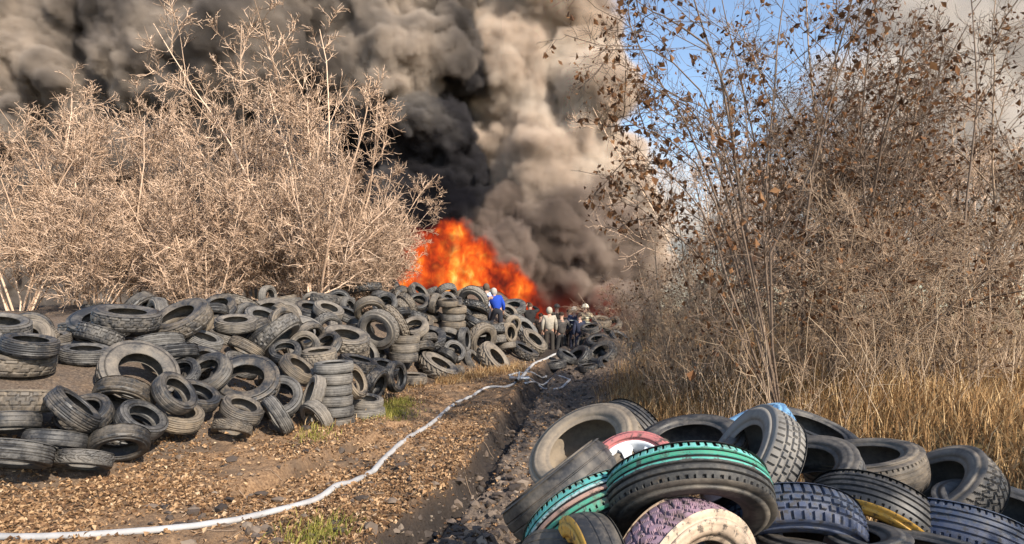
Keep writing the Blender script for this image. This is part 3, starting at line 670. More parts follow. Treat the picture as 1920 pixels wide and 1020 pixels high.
# ------------------------------------------------------------------ tyres
def tyre_mesh(kind, pattern, nseg=72, nlat=16, dims=None):
    """casing (sidewalls, beads, inside) and tread as two meshes; the axle is Z"""
    R, w, ri = dims or TYRE[kind]; h = R - ri; tw = .41 * w
    side = [(-.40 * w, ri + .004), (-.425 * w, ri + .018), (-.44 * w, ri + .03), (-.475 * w, ri + .22 * h), (-.495 * w, ri + .38 * h), (-.5 * w, ri + .5 * h), (-.497 * w, ri + .54 * h), (-.503 * w, ri + .56 * h), (-.5 * w, ri + .60 * h), (-.488 * w, ri + .74 * h), (-.465 * w, R - .045 * R / .3), (-.445 * w, R - .026 * R / .3), (-tw - .008, R - .012 * R / .3), (-tw, R - .004)]
    inner = [(-tw + .01, R - .03), (-.455 * w, ri + .62 * h), (-.455 * w, ri + .4 * h), (-.40 * w, ri + .08 * h), (-.36 * w, ri + .004), (-.38 * w, ri)]
    prof = [(-a, b) for a, b in inner][::-1]
    chain = side[::-1] + inner[::-1]       # shoulder -> bead -> inside -> crown inside
    loop = side[::-1] + [inner[5], inner[4], inner[3], inner[2], inner[1], inner[0]]
    loop = loop + [(-a, b) for a, b in loop[::-1]]
    ang = np.linspace(0, 2 * np.pi, nseg, endpoint=False); ca, sa = np.cos(ang), np.sin(ang)
    pr = np.array(loop); K = len(pr)
    V = np.stack([pr[None, :, 1] * ca[:, None], pr[None, :, 1] * sa[:, None], np.broadcast_to(pr[None, :, 0], (nseg, K))], -1)
    idx = np.arange(nseg * K).reshape(nseg, K); nx = np.roll(idx, -1, axis=0)
    Fq = np.stack([idx[:, :-1], nx[:, :-1], nx[:, 1:], idx[:, 1:]], -1).reshape(-1, 4)
    case = mesh_np('tyre', V.reshape(-1, 3), Fq)
    # tread: sharp steps wherever a groove begins
    fine = nseg > 120
    ns = nseg * (2 if pattern in ('lug', 'block', 'zig') or fine else 1)
    u = np.linspace(-1, 1, nlat); a2 = np.linspace(0, 2 * np.pi, ns, endpoint=False)
    A, U = np.meshgrid(a2, u, indexing='ij'); au = np.abs(U)
    def groove(c, hw): return (np.abs(U - c) < hw)
    dep = .009 * R / .3
    if pattern == 'rib':
        g = groove(-.52, .055) | groove(-.18, .055) | groove(.18, .055) | groove(.52, .055)
        p = int(ns / 6); g = g | ((np.mod(A * p / (2 * np.pi), 1) < .18) & (au > .74))
        D = np.where(g, dep, 0)
    elif pattern == 'block':
        p = int(ns / 8); ph = A * p / (2 * np.pi)
        g = groove(-.42, .07) | groove(0, .06) | groove(.42, .07) | ((np.mod(ph + np.where(au > .42, .35, 0) + .5 * (U > 0), 1) < .25))
        D = np.where(g, dep * 1.3, 0)
    elif pattern == 'zig':
        p = int(ns / 10); ph = A * p / (2 * np.pi)
        z = .12 * (np.abs(np.mod(ph, 1) - .5) * 4 - 1)
        g = (np.abs(U - z) < .08) | (np.abs(U - z - .45) < .07) | (np.abs(U - z + .45) < .07) | (np.mod(ph + au * .8, 1) < .2)
        D = np.where(g, dep * 1.2, 0)
    elif pattern == 'lug':
        p = 22; ph = A * p / (2 * np.pi) + .5 * (U > 0)
        g = ~(np.mod(ph + au * .9, 1) < .46)
        D = np.where(g, .036, 0)
    else:
        g = groove(-.3, .06) | groove(.3, .06); D = np.where(g, dep * .5, 0)
    crown = (.017 if pattern != 'lug' else .03) * au ** 2.6
    Rr = R + .002 - D - crown * R / .3
    if pattern == 'lug': Rr = Rr + .012
    V = np.stack([Rr * np.cos(A), Rr * np.sin(A), U * (tw + .003)], -1)
    # edge skirts that meet the casing's shoulders
    e0 = np.stack([(R - .02) * np.cos(a2), (R - .02) * np.sin(a2), np.full(ns, -tw - .002)], -1)[:, None]; e1 = e0 * np.array([1, 1, -1])
    V = np.concatenate([e0, V, e1], 1); K = V.shape[1]; idx = np.arange(ns * K).reshape(ns, K); nx = np.roll(idx, -1, axis=0)
    Fq = np.stack([idx[:, :-1], nx[:, :-1], nx[:, 1:], idx[:, 1:]], -1).reshape(-1, 4)
    return case, mesh_np('tread', V.reshape(-1, 3), Fq, smooth=False)
PATT = {'car': 'rib', 'wide': 'block', 'van': 'rib', 'truck': 'block', 'tractor': 'lug', 'worn': 'worn', 'small': 'zig', 'low': 'worn', 'lowvan': 'worn'}
PROTO = {k: tyre_mesh(k, p) for k, p in PATT.items()}
for k in PROTO:
    for me in PROTO[k]: me.materials.append(RUB)
_rt = random.Random(5)
TY = []
def put_tyre(kind, loc, q, label, group, dust, meshes=None, mats=None):
    case, tread = meshes or PROTO[kind]
    o = bpy.data.objects.new('tyre', case); col.objects.link(o); o.location = loc; o.rotation_mode = 'QUATERNION'; o.rotation_quaternion = q
    c = bpy.data.objects.new('tread', tread); col.objects.link(c); c.parent = o
    o.color = (dust, _rt.uniform(0, 1), 0, 1); c.color = (min(1, dust * _rt.uniform(.8, 1.25)), o.color[1], 0, 1)
    for m, x in zip((mats or (None, None)), (o, c)):
        if m is not None: x.material_slots[0].link = 'OBJECT'; x.material_slots[0].material = m
    if group != PAINTG: o.scale = (1, _rt.uniform(.92, 1), _rt.uniform(.94, 1.06))
    tag(o, label, 'tyre', group); TY.append(o); return o
PAINTG = 'tyres piled beside the camera'
HEAPG = 'old tyres heaped along the far side of the track'
for k, px, py, d, ti, an, du, lab in HERO:
    c, q = tyre_frame(px, py, d, ti, an, _rt.uniform(0, 6)); put_tyre(k, c, q, lab, HEAPG, du)
for k, px, py, d, ti, an, du, lab in SMALLHEAP:
    c, q = tyre_frame(px, py, d, ti, an, _rt.uniform(0, 6)); put_tyre(k, c, q, lab, 'old tyres in the small shaded heap', du)
# the rest of the heap, settled by its own weight
MARKS = [((627, 735), 'the tall stack of six'), ((648, 636), 'the wide bowl-like tyre'), ((710, 617), 'the large pale ring'), ((757, 650), 'the short stack of three'), ((850, 600), 'the stack of four'),
         ((930, 560), 'the person in blue'), ((926, 674), 'the muddy lugged tyre'), ((735, 760), 'the green grass'), ((830, 535), 'the base of the flames'), ((1000, 640), 'the group of people'), ((640, 555), 'the pale bare shrubs'), ((822, 690), 'the big lugged tyre')]
def heap_tyres():
    rec = {}
    for k, x, y, z, qw, qx, qy, qz in HEAP:
        from mathutils import Quaternion
        px, py = CX + x * F / y, HY + (CAMZ - z) * F / y
        if float(poly_sd(np.array([x]), np.array([y]))[0]) < (-.12 if px < 860 else .25) or (905 < px < 962 and 520 < py < 604 and y < 23.2) or (px > 965 and y < 26): continue
        q = Quaternion((qw, qx, qy, qz)); n = q @ Vector((0, 0, 1)); up = abs(n.z)
        pose = 'lying flat' if up > .85 else 'tilted' if up > .5 else 'standing on edge'
        t = vnoise(x * .9 + 3, y * .9, 4) * .75 + _rt.uniform(-.22, .3); t = min(.95, max(.03, t * .9 - .04))
        dn = 'pale dusty' if t > .55 else 'grey' if t > .3 else 'black'
        px, py = CX + x * F / y, HY + (CAMZ - z) * F / y
        kn = {'truck': 'truck tyre', 'worn': 'worn narrow tyre', 'small': 'small tyre', 'wide': 'wide tyre'}.get(k, 'car tyre')
        if px < 540:
            mk, dist = None, 0
        else:
            dist, mk = min((math.hypot(px - m[0][0], py - m[0][1]), m[1]) for m in MARKS)
        if mk is None:
            pos = 'high up' if py < 600 else 'midway up' if py < 690 else 'low down'
            mk = 'the edge of the tall bare shrubs' if py < 640 else 'the tall stack of six'
            dist = math.hypot(px - 627, py - 735)
            rec.setdefault((dn, kn, pose, pos + ' beyond the tall stack'), []).append((dist, k, (x, y, z), q, t))
        else:
            rec.setdefault((dn, kn, pose, mk), []).append((dist, k, (x, y, z), q, t))
    ordn = ['closest', 'second closest', 'third closest', 'fourth closest', 'fifth closest', 'sixth closest', 'seventh closest', 'eighth closest', 'ninth closest', 'tenth closest']
    for (dn, kn, pose, mk), l in rec.items():
        l.sort(key=lambda e: e[0])
        for i, (dist, k, loc, q, t) in enumerate(l):
            kn = kn if len(kn.split()) < 3 or 'beyond' not in mk else kn.split()[0] + ' tyre'
            if 'beyond' in mk: lab = f'{dn} {kn} {pose} {mk}' + ('' if len(l) == 1 else f', {ordn[min(i, 9)]}')
            else: lab = f'{dn} {kn} {pose} beside {mk}' if len(l) == 1 else f'{dn} {kn} {pose}, {"nearest one" if i == 0 else ordn[min(i, 9)].split()[0] + " such"} from {mk}'
            put_tyre(k, loc, q, lab, HEAPG, t)
heap_tyres()

# ------------------------------------------------------------------ the near pile of painted tyres
BLK = (.02, .02, .021)
GREEN = painted_mat('green_paint', [(0, (.13, .43, .40)), (.27, (.04, .25, .16)), (.40, (.07, .34, .28)), (.5, BLK)], wear=.58, rmin=(.35, .195))
TEAL = painted_mat('teal_paint', [(0, (.24, .31, .26)), (.2, (.08, .36, .34)), (.38, (.32, .44, .46)), (.46, (.34, .21, .17)), (.56, (.04, .25, .17)), (.86, BLK)], wear=.57, rmin=(.325, .18))
PINK = painted_mat('faded_red_paint', [(0, (.42, .12, .12)), (.5, (.46, .15, .145))], wear=.8, mud=(.35, .12, .11))
YEL = painted_mat('yellow_paint', [(0, BLK), (.62, (.62, .33, .05)), (.8, (.66, .36, .06))], wear=.66)
PURP = painted_mat('purple_paint', [(0, (.22, .14, .19)), (.5, (.27, .17, .22))], wear=.54, mud=(.10, .07, .07))
BEIGE = painted_mat('cream_paint', [(0, (.46, .35, .26)), (.5, (.50, .38, .28))], wear=.56, mud=(.16, .11, .08))
BLUEP = painted_mat('blue_paint', [(0, (.16, .34, .55)), (.5, (.18, .38, .60))], wear=.7)
NAVY = painted_mat('navy_paint', [(0, (.035, .05, .09)), (.5, (.045, .06, .11))], wear=.6)
MUDR = None
PAINTG = 'tyres piled beside the camera'
def hero(patt, px, py, d, ti, an, R, wd, label, dust=.15, mats=None, spin=0.0, ri=None):
    me = tyre_mesh('car', patt, 192, 45, (R, wd, ri or R * .6))
    for m in me: m.materials.append(RUB)
    c, q = tyre_frame(px, py, d, ti, an, spin)
    return put_tyre('car', c, q, label, PAINTG, dust, me, mats)
hero('rib', 1180, 836, 4.45, 56, 218, .315, .2, 'black ribbed tyre at the very back of the near pile', .15)
hero('block', 1104, 856, 4.0, 52, 122, .36, .24, 'large mud-caked grey tyre leaning open beside the pink-walled wheel', .8)
hero('worn', 1050, 918, 3.65, 89, 128, .345, .21, 'smooth black tyre seen edge-on between the mud-caked and teal tyres', .3)
hero('rib', 1296, 846, 3.9, 62, 100, .32, .2, 'black tyre with its open hole just above the green tyre', .2)
hero('block', 1408, 872, 3.55, 66, 150, .33, .21, 'dusty brown tyre wedged behind the green tyre', .85)
hero('rib', 1288, 940, 2.8, 64, 280, .35, .195, 'large tyre with bright green upper tread and black lower half', .35, (RUB, GREEN), .2)
hero('rib', 1116, 990, 2.98, 66, 300, .325, .18, 'tyre with teal, white and pink stripes round its tread', .1, (TEAL, TEAL))
hero('worn', 1110, 1096, 2.6, 72, 190, .27, .17, 'black tyre with a yellow painted sidewall', .1, (YEL, RUB))
hero('zig', 1287, 1092, 2.55, 50, 335, .315, .2, 'tyre with faded purple zigzag tread and cream sidewall', .3, (BEIGE, PURP))
hero('worn', 1072, 1085, 2.8, 55, 250, .25, .16, 'small black tyre under the teal striped one', .2)
hero('zig', 1165, 1092, 2.5, 78, 110, .26, .17, 'dark blue treaded tyre low between yellow and purple tyres', .2, (NAVY, NAVY))
hero('rib', 1402, 822, 4.3, 74, 120, .315, .2, 'light blue painted tyre at the back of the near pile', .1, (BLUEP, BLUEP))
hero('worn', 1015, 1068, 3.3, 76, 110, .33, .21, 'black tyre lowest on the track side of the near pile', .4)
# the pile goes on beyond
more = [('rib', 1500, 900, 3.6, 60, 110, .33, .2, 'black tyre leaning open next to the dusty brown one', .2, None),
        ('block', 1480, 1000, 3.0, 66, 280, .32, .2, 'navy painted tyre leaning against the green tyre', .15, (NAVY, NAVY)),
        ('rib', 1620, 880, 3.9, 72, 100, .33, .21, 'dusty tyre lying on top of the pile behind the yellow one', .5, None),
        ('rib', 1635, 985, 3.2, 58, 255, .31, .2, 'tyre with yellow painted walls near the end of the pile', .1, (YEL, RUB)),
        ('worn', 1560, 1040, 2.8, 75, 95, .31, .2, 'worn black tyre lying flat between navy and yellow tyres', .25, None),
        ('zig', 1760, 930, 3.7, 62, 130, .33, .21, 'grey dusty tyre with zigzag tread leaning at the end of the pile', .55, None),
        ('rib', 1790, 1020, 3.1, 72, 265, .32, .2, 'navy ribbed tyre low at the far end of the pile', .2, (NAVY, NAVY)),
        ('block', 1880, 985, 3.4, 66, 80, .33, .21, 'black blocky tyre at the outer end of the pile', .3, None),
        ('worn', 1700, 1060, 2.7, 78, 90, .31, .2, 'black tyre flat under the yellow-walled and navy tyres', .2, None),
        ('rib', 1430, 1075, 2.6, 78, 95, .31, .2, 'black ribbed tyre at the bottom between purple and navy tyres', .2, None),
        ('rib', 1520, 820, 4.6, 75, 70, .32, .2, 'black tyre lying in dry grass behind the near pile', .3, None)]
for a in more: hero(a[0], a[1], a[2], a[3], a[4], a[5], a[6], a[7], a[8], a[9], a[10])
# the pink-walled wheel with its white alloy rim
def wheel():
    me = tyre_mesh('small', 'rib', 128, 30, (.262, .17, .185))
    for m in me: m.materials.append(RUB)
    c, q = tyre_frame(1190, 896, 3.62, 33, 112, .25)
    o = put_tyre('small', c, q, 'wheel with faded pink sidewall and white alloy rim', PAINTG, .1, me, (PINK, PINK)); o.name = 'wheel'; o['category'] = 'wheel'
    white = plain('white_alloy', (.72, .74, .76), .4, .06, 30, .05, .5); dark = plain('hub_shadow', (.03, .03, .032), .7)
    n = 96; ang = np.linspace(0, 2 * np.pi, n, endpoint=False)
    def lathe(prof, name, mat, par):
        pr = np.array(prof); K = len(pr); V = np.stack([pr[None, :, 0] * np.cos(ang)[:, None], pr[None, :, 0] * np.sin(ang)[:, None], np.broadcast_to(pr[None, :, 1], (n, K))], -1)
        idx = np.arange(n * K).reshape(n, K); nx = np.roll(idx, -1, axis=0)
        return link(name, mesh_np(name, V.reshape(-1, 3), np.stack([idx[:, :-1], nx[:, :-1], nx[:, 1:], idx[:, 1:]], -1).reshape(-1, 4)), par, mat)
    rim = lathe([(.191, .066), (.189, .078), (.180, .076), (.172, .060), (.165, .02), (.162, -.05), (.188, -.07)], 'rim', white, o)
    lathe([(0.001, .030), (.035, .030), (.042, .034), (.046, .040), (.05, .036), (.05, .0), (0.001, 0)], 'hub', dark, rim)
    import bmesh
    for k in range(7):
        a = 2 * math.pi * k / 7; bm = bmesh.new(); rows = []
        for r, hw, z in ((.042, .030, .044), (.09, .022, .050), (.14, .028, .056), (.170, .048, .060)):
            rows.append([bm.verts.new((r * math.cos(a) - s * hw * math.sin(a), r * math.sin(a) + s * hw * math.cos(a), z - t)) for s, t in ((-1, .028), (-.8, 0), (.8, 0), (1, .028))])
        for i in range(3):
            for j in range(3): bm.faces.new((rows[i][j], rows[i + 1][j], rows[i + 1][j + 1], rows[i][j + 1]))
        m = bpy.data.meshes.new('spoke'); bm.to_mesh(m); bm.free(); link('spoke', m, rim, white)
    for k in range(4):
        a = math.pi / 4 + math.pi / 2 * k; bm = bmesh.new(); bmesh.ops.create_cone(bm, cap_ends=True, segments=10, radius1=.009, radius2=.007, depth=.014, matrix=Matrix.Translation((.028 * math.cos(a), .028 * math.sin(a), .034)))
        m = bpy.data.meshes.new('wheel_nut'); bm.to_mesh(m); bm.free(); link('wheel_nut', m, rim, white)
wheel()

# ------------------------------------------------------------------ hoses
def smooth_path(pts, n):
    P = np.array(pts, float); m = len(P); t = np.linspace(0, m - 1, n); i = np.clip(t.astype(int), 0, m - 2); f = (t - i)[:, None]
    g = lambda k: P[np.clip(k, 0, m - 1)]
    p0, p1, p2, p3 = g(i - 1), g(i), g(i + 1), g(i + 2)
    return .5 * ((2 * p1) + (-p0 + p2) * f + (2 * p0 - 5 * p1 + 4 * p2 - p3) * f ** 2 + (-p0 + 3 * p1 - 3 * p2 + p3) * f ** 3)
HOSE = plain('canvas_hose', (.35, .34, .335), .8, .55, 5, .4)
ALU = plain('coupling_metal', (.55, .55, .54), .35, .1, 20, .1, Metallic=.8)
def gz(x, y): return float(ground_h(np.array([x]), np.array([y]))[0])
def on_ground(px, py):
    """the point of the ground that this line of sight meets first"""
    d = np.linspace(3, 40, 1500); x = (px - CX) * d / F; z = CAMZ - (py - HY) * d / F
    k = np.argmax(z < ground_h(x, d, False) + .04); return x[k], d[k]
def hose(label, pix, rad, cat='hose', extra=()):
    pts = [on_ground(*p) for p in pix] + list(extra)
    n = 26 * len(pts); P2 = smooth_path([(x, y, 0) for x, y in pts], n)
    P2[:, 0] += .015 * fbm(P2[:, 1], P2[:, 0], 1.0, 2, 5)
    z = ground_h(P2[:, 0], P2[:, 1]); z = np.convolve(np.pad(z, 10, mode='edge'), np.ones(21) / 21, 'valid')
    sink = 1 + .35 * fbm(P2[:, 1], P2[:, 0], 1.1, 2, 31)
    P2[:, 2] = z + rad * .62 * sink
    rr = rad * (1 + .14 * fbm(P2[:, 1] * 3, P2[:, 0] * 3, 2.0, 3, 3))
    V, Fq = tubes(P2[None], rr[None], 12)
    V[:, 2] = P2.repeat(12, 0)[:, 2] + (V[:, 2] - P2.repeat(12, 0)[:, 2]) * .72
    o = tag(link('fire_hose', mesh_np('fire_hose', V, Fq), None, HOSE), label, cat, 'white canvas fire hoses on the track')
    # couplings at both ends
    for e, nme in ((2, 'coupling'), (n - 3, 'coupling')):
        dv = P2[min(e + 1, n - 1)] - P2[max(e - 1, 0)]; dv /= np.linalg.norm(dv); L_ = .09
        q = np.linspace(-L_, L_, 8)[:, None] * dv + P2[e]
        V, Fq = tubes(q[None], (rad * np.array([.4, 1.15, 1.2, 1.05, 1.25, 1.3, 1.15, .4]))[None], 12)
        link(nme, mesh_np(nme, V, Fq), o, ALU)
    return o
hose('long white fire hose running down the whole track to the splitter', [(-120, 1000), (150, 1003), (400, 975), (578, 933), (640, 908), (690, 880), (720, 858), (765, 825), (805, 793), (850, 757), (885, 737), (915, 727), (948, 725), (968, 716)], .039, extra=())
hose('thin hose looping wide from the splitter over black mud', [(972, 714), (1000, 710), (1035, 706), (1062, 709), (1068, 716), (1052, 722), (1035, 728), (1010, 722), (984, 717)], .034)
hose('pale hose climbing from the splitter towards the group of people', [(972, 712), (984, 700), (992, 689), (1008, 678), (1030, 670), (1050, 664)], .045)
hose('short hose end crossing flat behind the splitter', [(956, 704), (968, 699), (984, 697), (1004, 700), (1024, 703)], .032)
def splitter():
    x, y = on_ground(972, 715); z = gz(x, y)
    o = tag(empty('hose_splitter', (x, y, z)), 'dull metal splitter where the white hoses meet on the track', 'splitter')
    for nme, a, b, r in (('inlet', (-.05, -.28, .09), (0, 0, .1), .05), ('outlet', (0, 0, .1), (.24, .1, .09), .045), ('outlet', (0, 0, .1), (.05, .28, .09), .045), ('outlet', (0, 0, .1), (-.18, .2, .09), .045), ('valve_handle', (0, 0, .12), (.03, .05, .26), .018)):
        P = np.linspace(a, b, 6)[None]; V, Fq = tubes(P, (r * np.array([.9, 1, 1, 1, 1.3, 1.3]))[None], 10); link(nme, mesh_np(nme, V, Fq), o, ALU)
splitter()

# ------------------------------------------------------------------ shrubs and trees
def grow(rng, P, Rd, per, t0, t1, lens, ang, K, up, curl, rmul=.6, rmin=.004):
    """side shoots on the polylines P; lens(t, parent length) gives their lengths"""
    n, KK, _ = P.shape
    pi = np.repeat(np.arange(n), per); m = len(pi); t = rng.uniform(t0, t1, m) * (KK - 1); i = np.clip(t.astype(int), 0, KK - 2); f = (t - i)[:, None]
    o = P[pi, i] * (1 - f) + P[pi, i + 1] * f; tg = P[pi, i + 1] - P[pi, i]; tg /= np.linalg.norm(tg, axis=1, keepdims=True) + 1e-9
    pr = Rd[pi, i] * (1 - f[:, 0]) + Rd[pi, i + 1] * f[:, 0]
    rv = rng.normal(size=(m, 3)); rv -= tg * (rv * tg).sum(1, keepdims=True); rv /= np.linalg.norm(rv, axis=1, keepdims=True) + 1e-9
    a = np.radians(rng.uniform(ang[0], ang[1], m))[:, None]; d = np.cos(a) * tg + np.sin(a) * rv
    plen = np.linalg.norm(np.diff(P, axis=1), axis=2).sum(1)[pi]; ln = lens(t / (KK - 1), plen) * rng.uniform(.6, 1.25, m)
    Q = np.zeros((m, K, 3)); Q[:, 0] = o; step = (ln / (K - 1))[:, None]
    for k in range(1, K):
        d = d + rng.normal(size=(m, 3)) * curl + np.array([0, 0, up]); d /= np.linalg.norm(d, axis=1, keepdims=True); Q[:, k] = Q[:, k - 1] + d * step
    r0 = np.maximum(np.minimum(pr * rmul, .03), rmin); r = r0[:, None] * np.linspace(1, .45, K)[None]
    return Q, np.maximum(r, rmin * .7)
def stems(rng, n, length, spread, K, r, up, curl, lean=(0, 0), base=.3):
    az = rng.uniform(0, 2 * np.pi, n); d = np.stack([np.cos(az) * spread * rng.uniform(.3, 1, n) + lean[0], np.sin(az) * spread * rng.uniform(.3, 1, n) + lean[1], np.ones(n)], 1); d /= np.linalg.norm(d, axis=1, keepdims=True)
    Q = np.zeros((n, K, 3)); Q[:, 0] = np.stack([np.cos(az) * base, np.sin(az) * base, np.full(n, -.15)], 1) * rng.uniform(.3, 1, (n, 1)); Q[:, 0, 2] = -.2
    ln = length * rng.uniform(.65, 1.1, n); step = (ln / (K - 1))[:, None]
    for k in range(1, K):
        d = d + rng.normal(size=(n, 3)) * curl + np.array([0, 0, up]); d /= np.linalg.norm(d, axis=1, keepdims=True); Q[:, k] = Q[:, k - 1] + d * step
    return Q, r * rng.uniform(.7, 1.2, (n, 1)) * np.linspace(1, .25, K)[None]
def leaves_on(rng, P, per, size, jitter=.06, droop=1.0):
    n, K, _ = P.shape; pi = rng.integers(0, n, per); ki = rng.uniform(.3, 1, per) * (K - 1); i = np.clip(ki.astype(int), 0, K - 2); f = (ki - i)[:, None]
    o = P[pi, i] * (1 - f) + P[pi, i + 1] * f + rng.normal(size=(per, 3)) * jitter * .3
    d = rng.normal(size=(per, 3)); d[:, 2] -= droop; d /= np.linalg.norm(d, axis=1, keepdims=True)
    s = rng.normal(size=(per, 3)); s -= d * (s * d).sum(1, keepdims=True); s /= np.linalg.norm(s, axis=1, keepdims=True); nn = np.cross(d, s)
    L_ = (size * (.45 + 1.1 * rng.random(per) ** 1.3))[:, None]; W = L_ * rng.uniform(.22, .42, (per, 1)); B = L_ * rng.uniform(-.5, .6, (per, 1))
    v = np.stack([o, o + d * L_ * .5 - s * W + nn * B, o + d * L_ + nn * B * .4, o + d * L_ * .5 + s * W + nn * B], 1)
    v[:, 0] += 0; idx = np.arange(per * 4).reshape(per, 4)
    F3 = np.concatenate([idx[:, [0, 1, 2]], idx[:, [0, 2, 3]]]); return v.reshape(-1, 3), F3
LEAFB = island_mat('dry_brown_leaf', [(0, (.055, .028, .016)), (.35, (.12, .058, .028)), (.7, (.20, .095, .042)), (1, (.28, .15, .07))], .75, .3)
def shrub_meshes(seed, H, n, spread, lean, side, leafy, bark_r=.03, dense=1.0, up=.06, droop=0.0, tw=.0042, limbs=None, lsize=.062):
    rng = np.random.default_rng(seed)
    S, SR = stems(rng, n, H, spread, 10, bark_r, up, .09, lean)
    if limbs is not None: S = limbs; SR = bark_r * rng.uniform(.7, 1.1, (len(S), 1)) * np.linspace(1, .22, 10)[None]
    B, BR = grow(rng, S, SR, int(side * dense), .12, .98, lambda t, pl: .34 * pl * (1.08 - .75 * t), (28, 62), 7, .05 - droop, .13, .6, .007)
    T, TR = grow(rng, B, BR, 9, .1, .98, lambda t, pl: .38 * pl * (1.1 - .6 * t) + .12, (25, 65), 5, .03 - droop, .17, .7, tw * 1.3)
    Q, QR = grow(rng, T, TR, 5, .15, 1.0, lambda t, pl: .38 * pl * (1.1 - .5 * t) + .07, (25, 70), 4, .03 - droop, .2, .8, tw)
    stem = mesh_np('stem', *tubes(S, SR, 6)); br = mesh_np('branch', *join([tubes(B, BR, 4), tubes(T, TR, 3)])); twg = mesh_np('twigs', *tubes(Q, QR, 3))
    lf = None
    if leafy:
        k = rng.integers(0, len(Q), 420); near = np.concatenate([Q[k]]) 
        v1, f1 = leaves_on(rng, Q, int(leafy * .45), lsize); v2, f2 = leaves_on(rng, near, int(leafy * .55), lsize * 1.2, .25)
        lf = mesh_np('crown', *join([(v1, f1), (v2, f2)]), smooth=False)
    return stem, br, twg, lf
def put_shrub(name, meshes, loc, rz, label, cat, group, bark, scale=1.0, sx=1.0):
    o = tag(empty(name, loc), label, cat, group); o.rotation_euler.z = rz; o.scale = (scale * sx, scale * sx, scale)
    for nme, me in zip(('stem', 'branch', 'twigs', 'crown'), meshes):
        if me is None: continue
        c = link(nme, me, o)
        if not me.materials: me.materials.append(LEAFB if nme == 'crown' else bark)
        if nme in ('twigs', 'branch'): c['kind'] = 'stuff'
    return o
PALE = [shrub_meshes(21, 8.4, 9, .36, (0, 0), 12, 0, .038, 1, .05, 0, .0074), shrub_meshes(22, 6.2, 10, .6, (0, 0), 12, 0, .032, 1, .02, .015, .0074), shrub_meshes(23, 4.6, 13, .85, (0, 0), 15, 0, .026, 1, 0.0, .02, .0070)]
PG = 'pale bare shrubs behind the heap of tyres'
# px of the stem, depth, height class, turn, label
for px, d, k, rz, sc, lab in [
    (596, 19.0, 0, .3, 1.1, 'tallest pale bare shrub, its long shoots standing up against dark smoke'),
    (655, 21.5, 1, 1.9, .92, 'pale bare shrub with dense lit twigs in front of the dark smoke'),
    (705, 22.2, 1, 4.0, .68, 'pale bare shrub reaching its arching twigs out towards the flames'),
    (690, 20.8, 2, 2.6, .66, 'low spreading bare shrub on the heap just short of the flames'),
    (560, 19.8, 2, .9, 1.0, 'low dense bare shrub under the tallest one'),
    (630, 19.5, 2, 5.2, .78, 'bushy low bare shrub directly above the wide bowl-like tyre'),
    (480, 21.0, 0, 2.2, .95, 'tall bare shrub next outward from the tallest one'),
    (410, 20.0, 1, 3.3, 1.0, 'wide bare shrub second outward from the tallest one'),
    (320, 21.5, 0, 4.4, .98, 'tall upright bare shrub third outward from the tallest one'),
    (235, 20.5, 1, .2, 1.05, 'wide bare shrub fourth outward from the tallest one'),
    (140, 21.0, 0, 5.5, .92, 'tall bare shrub second from the outer end of the row'),
    (40, 20.0, 1, 1.2, 1.1, 'wide bare shrub at the outer end of the row'),
    (370, 18.6, 2, 1.7, .95, 'low bare shrub growing out of the tyres in front of the taller ones'),
    (180, 18.6, 2, 3.9, .95, 'low bare shrub at the heap near the outer end of the row')]:
    p = at(px, 600, d); put_shrub('bare_shrub', PALE[k], (p.x, d, gz(p.x, d)), rz, lab, 'shrub', PG, PALE_TWIG, sc)
LEAFY = [shrub_meshes(41, 6.6, 6, .5, (-.16, 0), 13, 2600, .03, 1, .03, .01, .0034), shrub_meshes(42, 6.0, 7, .62, (-.1, .1), 13, 1700, .027, 1, .02, .012, .0034), shrub_meshes(43, 3.4, 9, .6, (-.1, 0), 8, 300, .014, 1, .02, .01, .0030)]
RB = at(1470, 700, 8.2); RB.z = gz(RB.x, 8.2) - .1
def reach():
    out = []
    for dd, pts in [(8.0, [(1375, 600), (1310, 480), (1250, 430), (1195, 385), (1150, 340)]), (8.6, [(1380, 480), (1300, 260), (1235, 150), (1185, 60), (1160, -20)]), (7.8, [(1390, 420), (1330, 200), (1245, 105), (1180, 92), (1112, 96)]), (8.4, [(1385, 520), (1320, 330), (1250, 260), (1190, 235), (1150, 205)]),
                    (7.6, [(1375, 560), (1330, 420), (1270, 340), (1215, 300), (1150, 302)]), (8.9, [(1395, 420), (1360, 180), (1320, 60), (1290, -40), (1270, -120)]), (8.2, [(1390, 380), (1350, 120), (1260, 40), (1220, 20), (1180, -10)]), (9.0, [(1400, 500), (1340, 300), (1300, 210), (1250, 180), (1190, 150)]), (8.0, [(1430, 460), (1450, 200), (1460, 60), (1480, -60), (1490, -160)]), (7.9, [(1440, 500), (1520, 330), (1560, 180), (1600, 60), (1630, -40)])]:
        P = [tuple(RB)] + [tuple(at(a, b, dd + .12 * i * (-1) ** len(out))) for i, (a, b) in enumerate(pts)]
        out.append(smooth_path(P, 10) - np.array(RB))
    return np.array(out)
REACH = shrub_meshes(47, 6, 6, .5, (0, 0), 6, 2300, .019, 1, .02, .012, .0032, reach(), .07)
LG = 'leafy shrubs along the bank of dry grass'
put_shrub('leafy_shrub', REACH, tuple(RB), 0, 'shrub with brown withered leaves reaching out over the track against blue sky', 'shrub', LG, BARK_DARK)
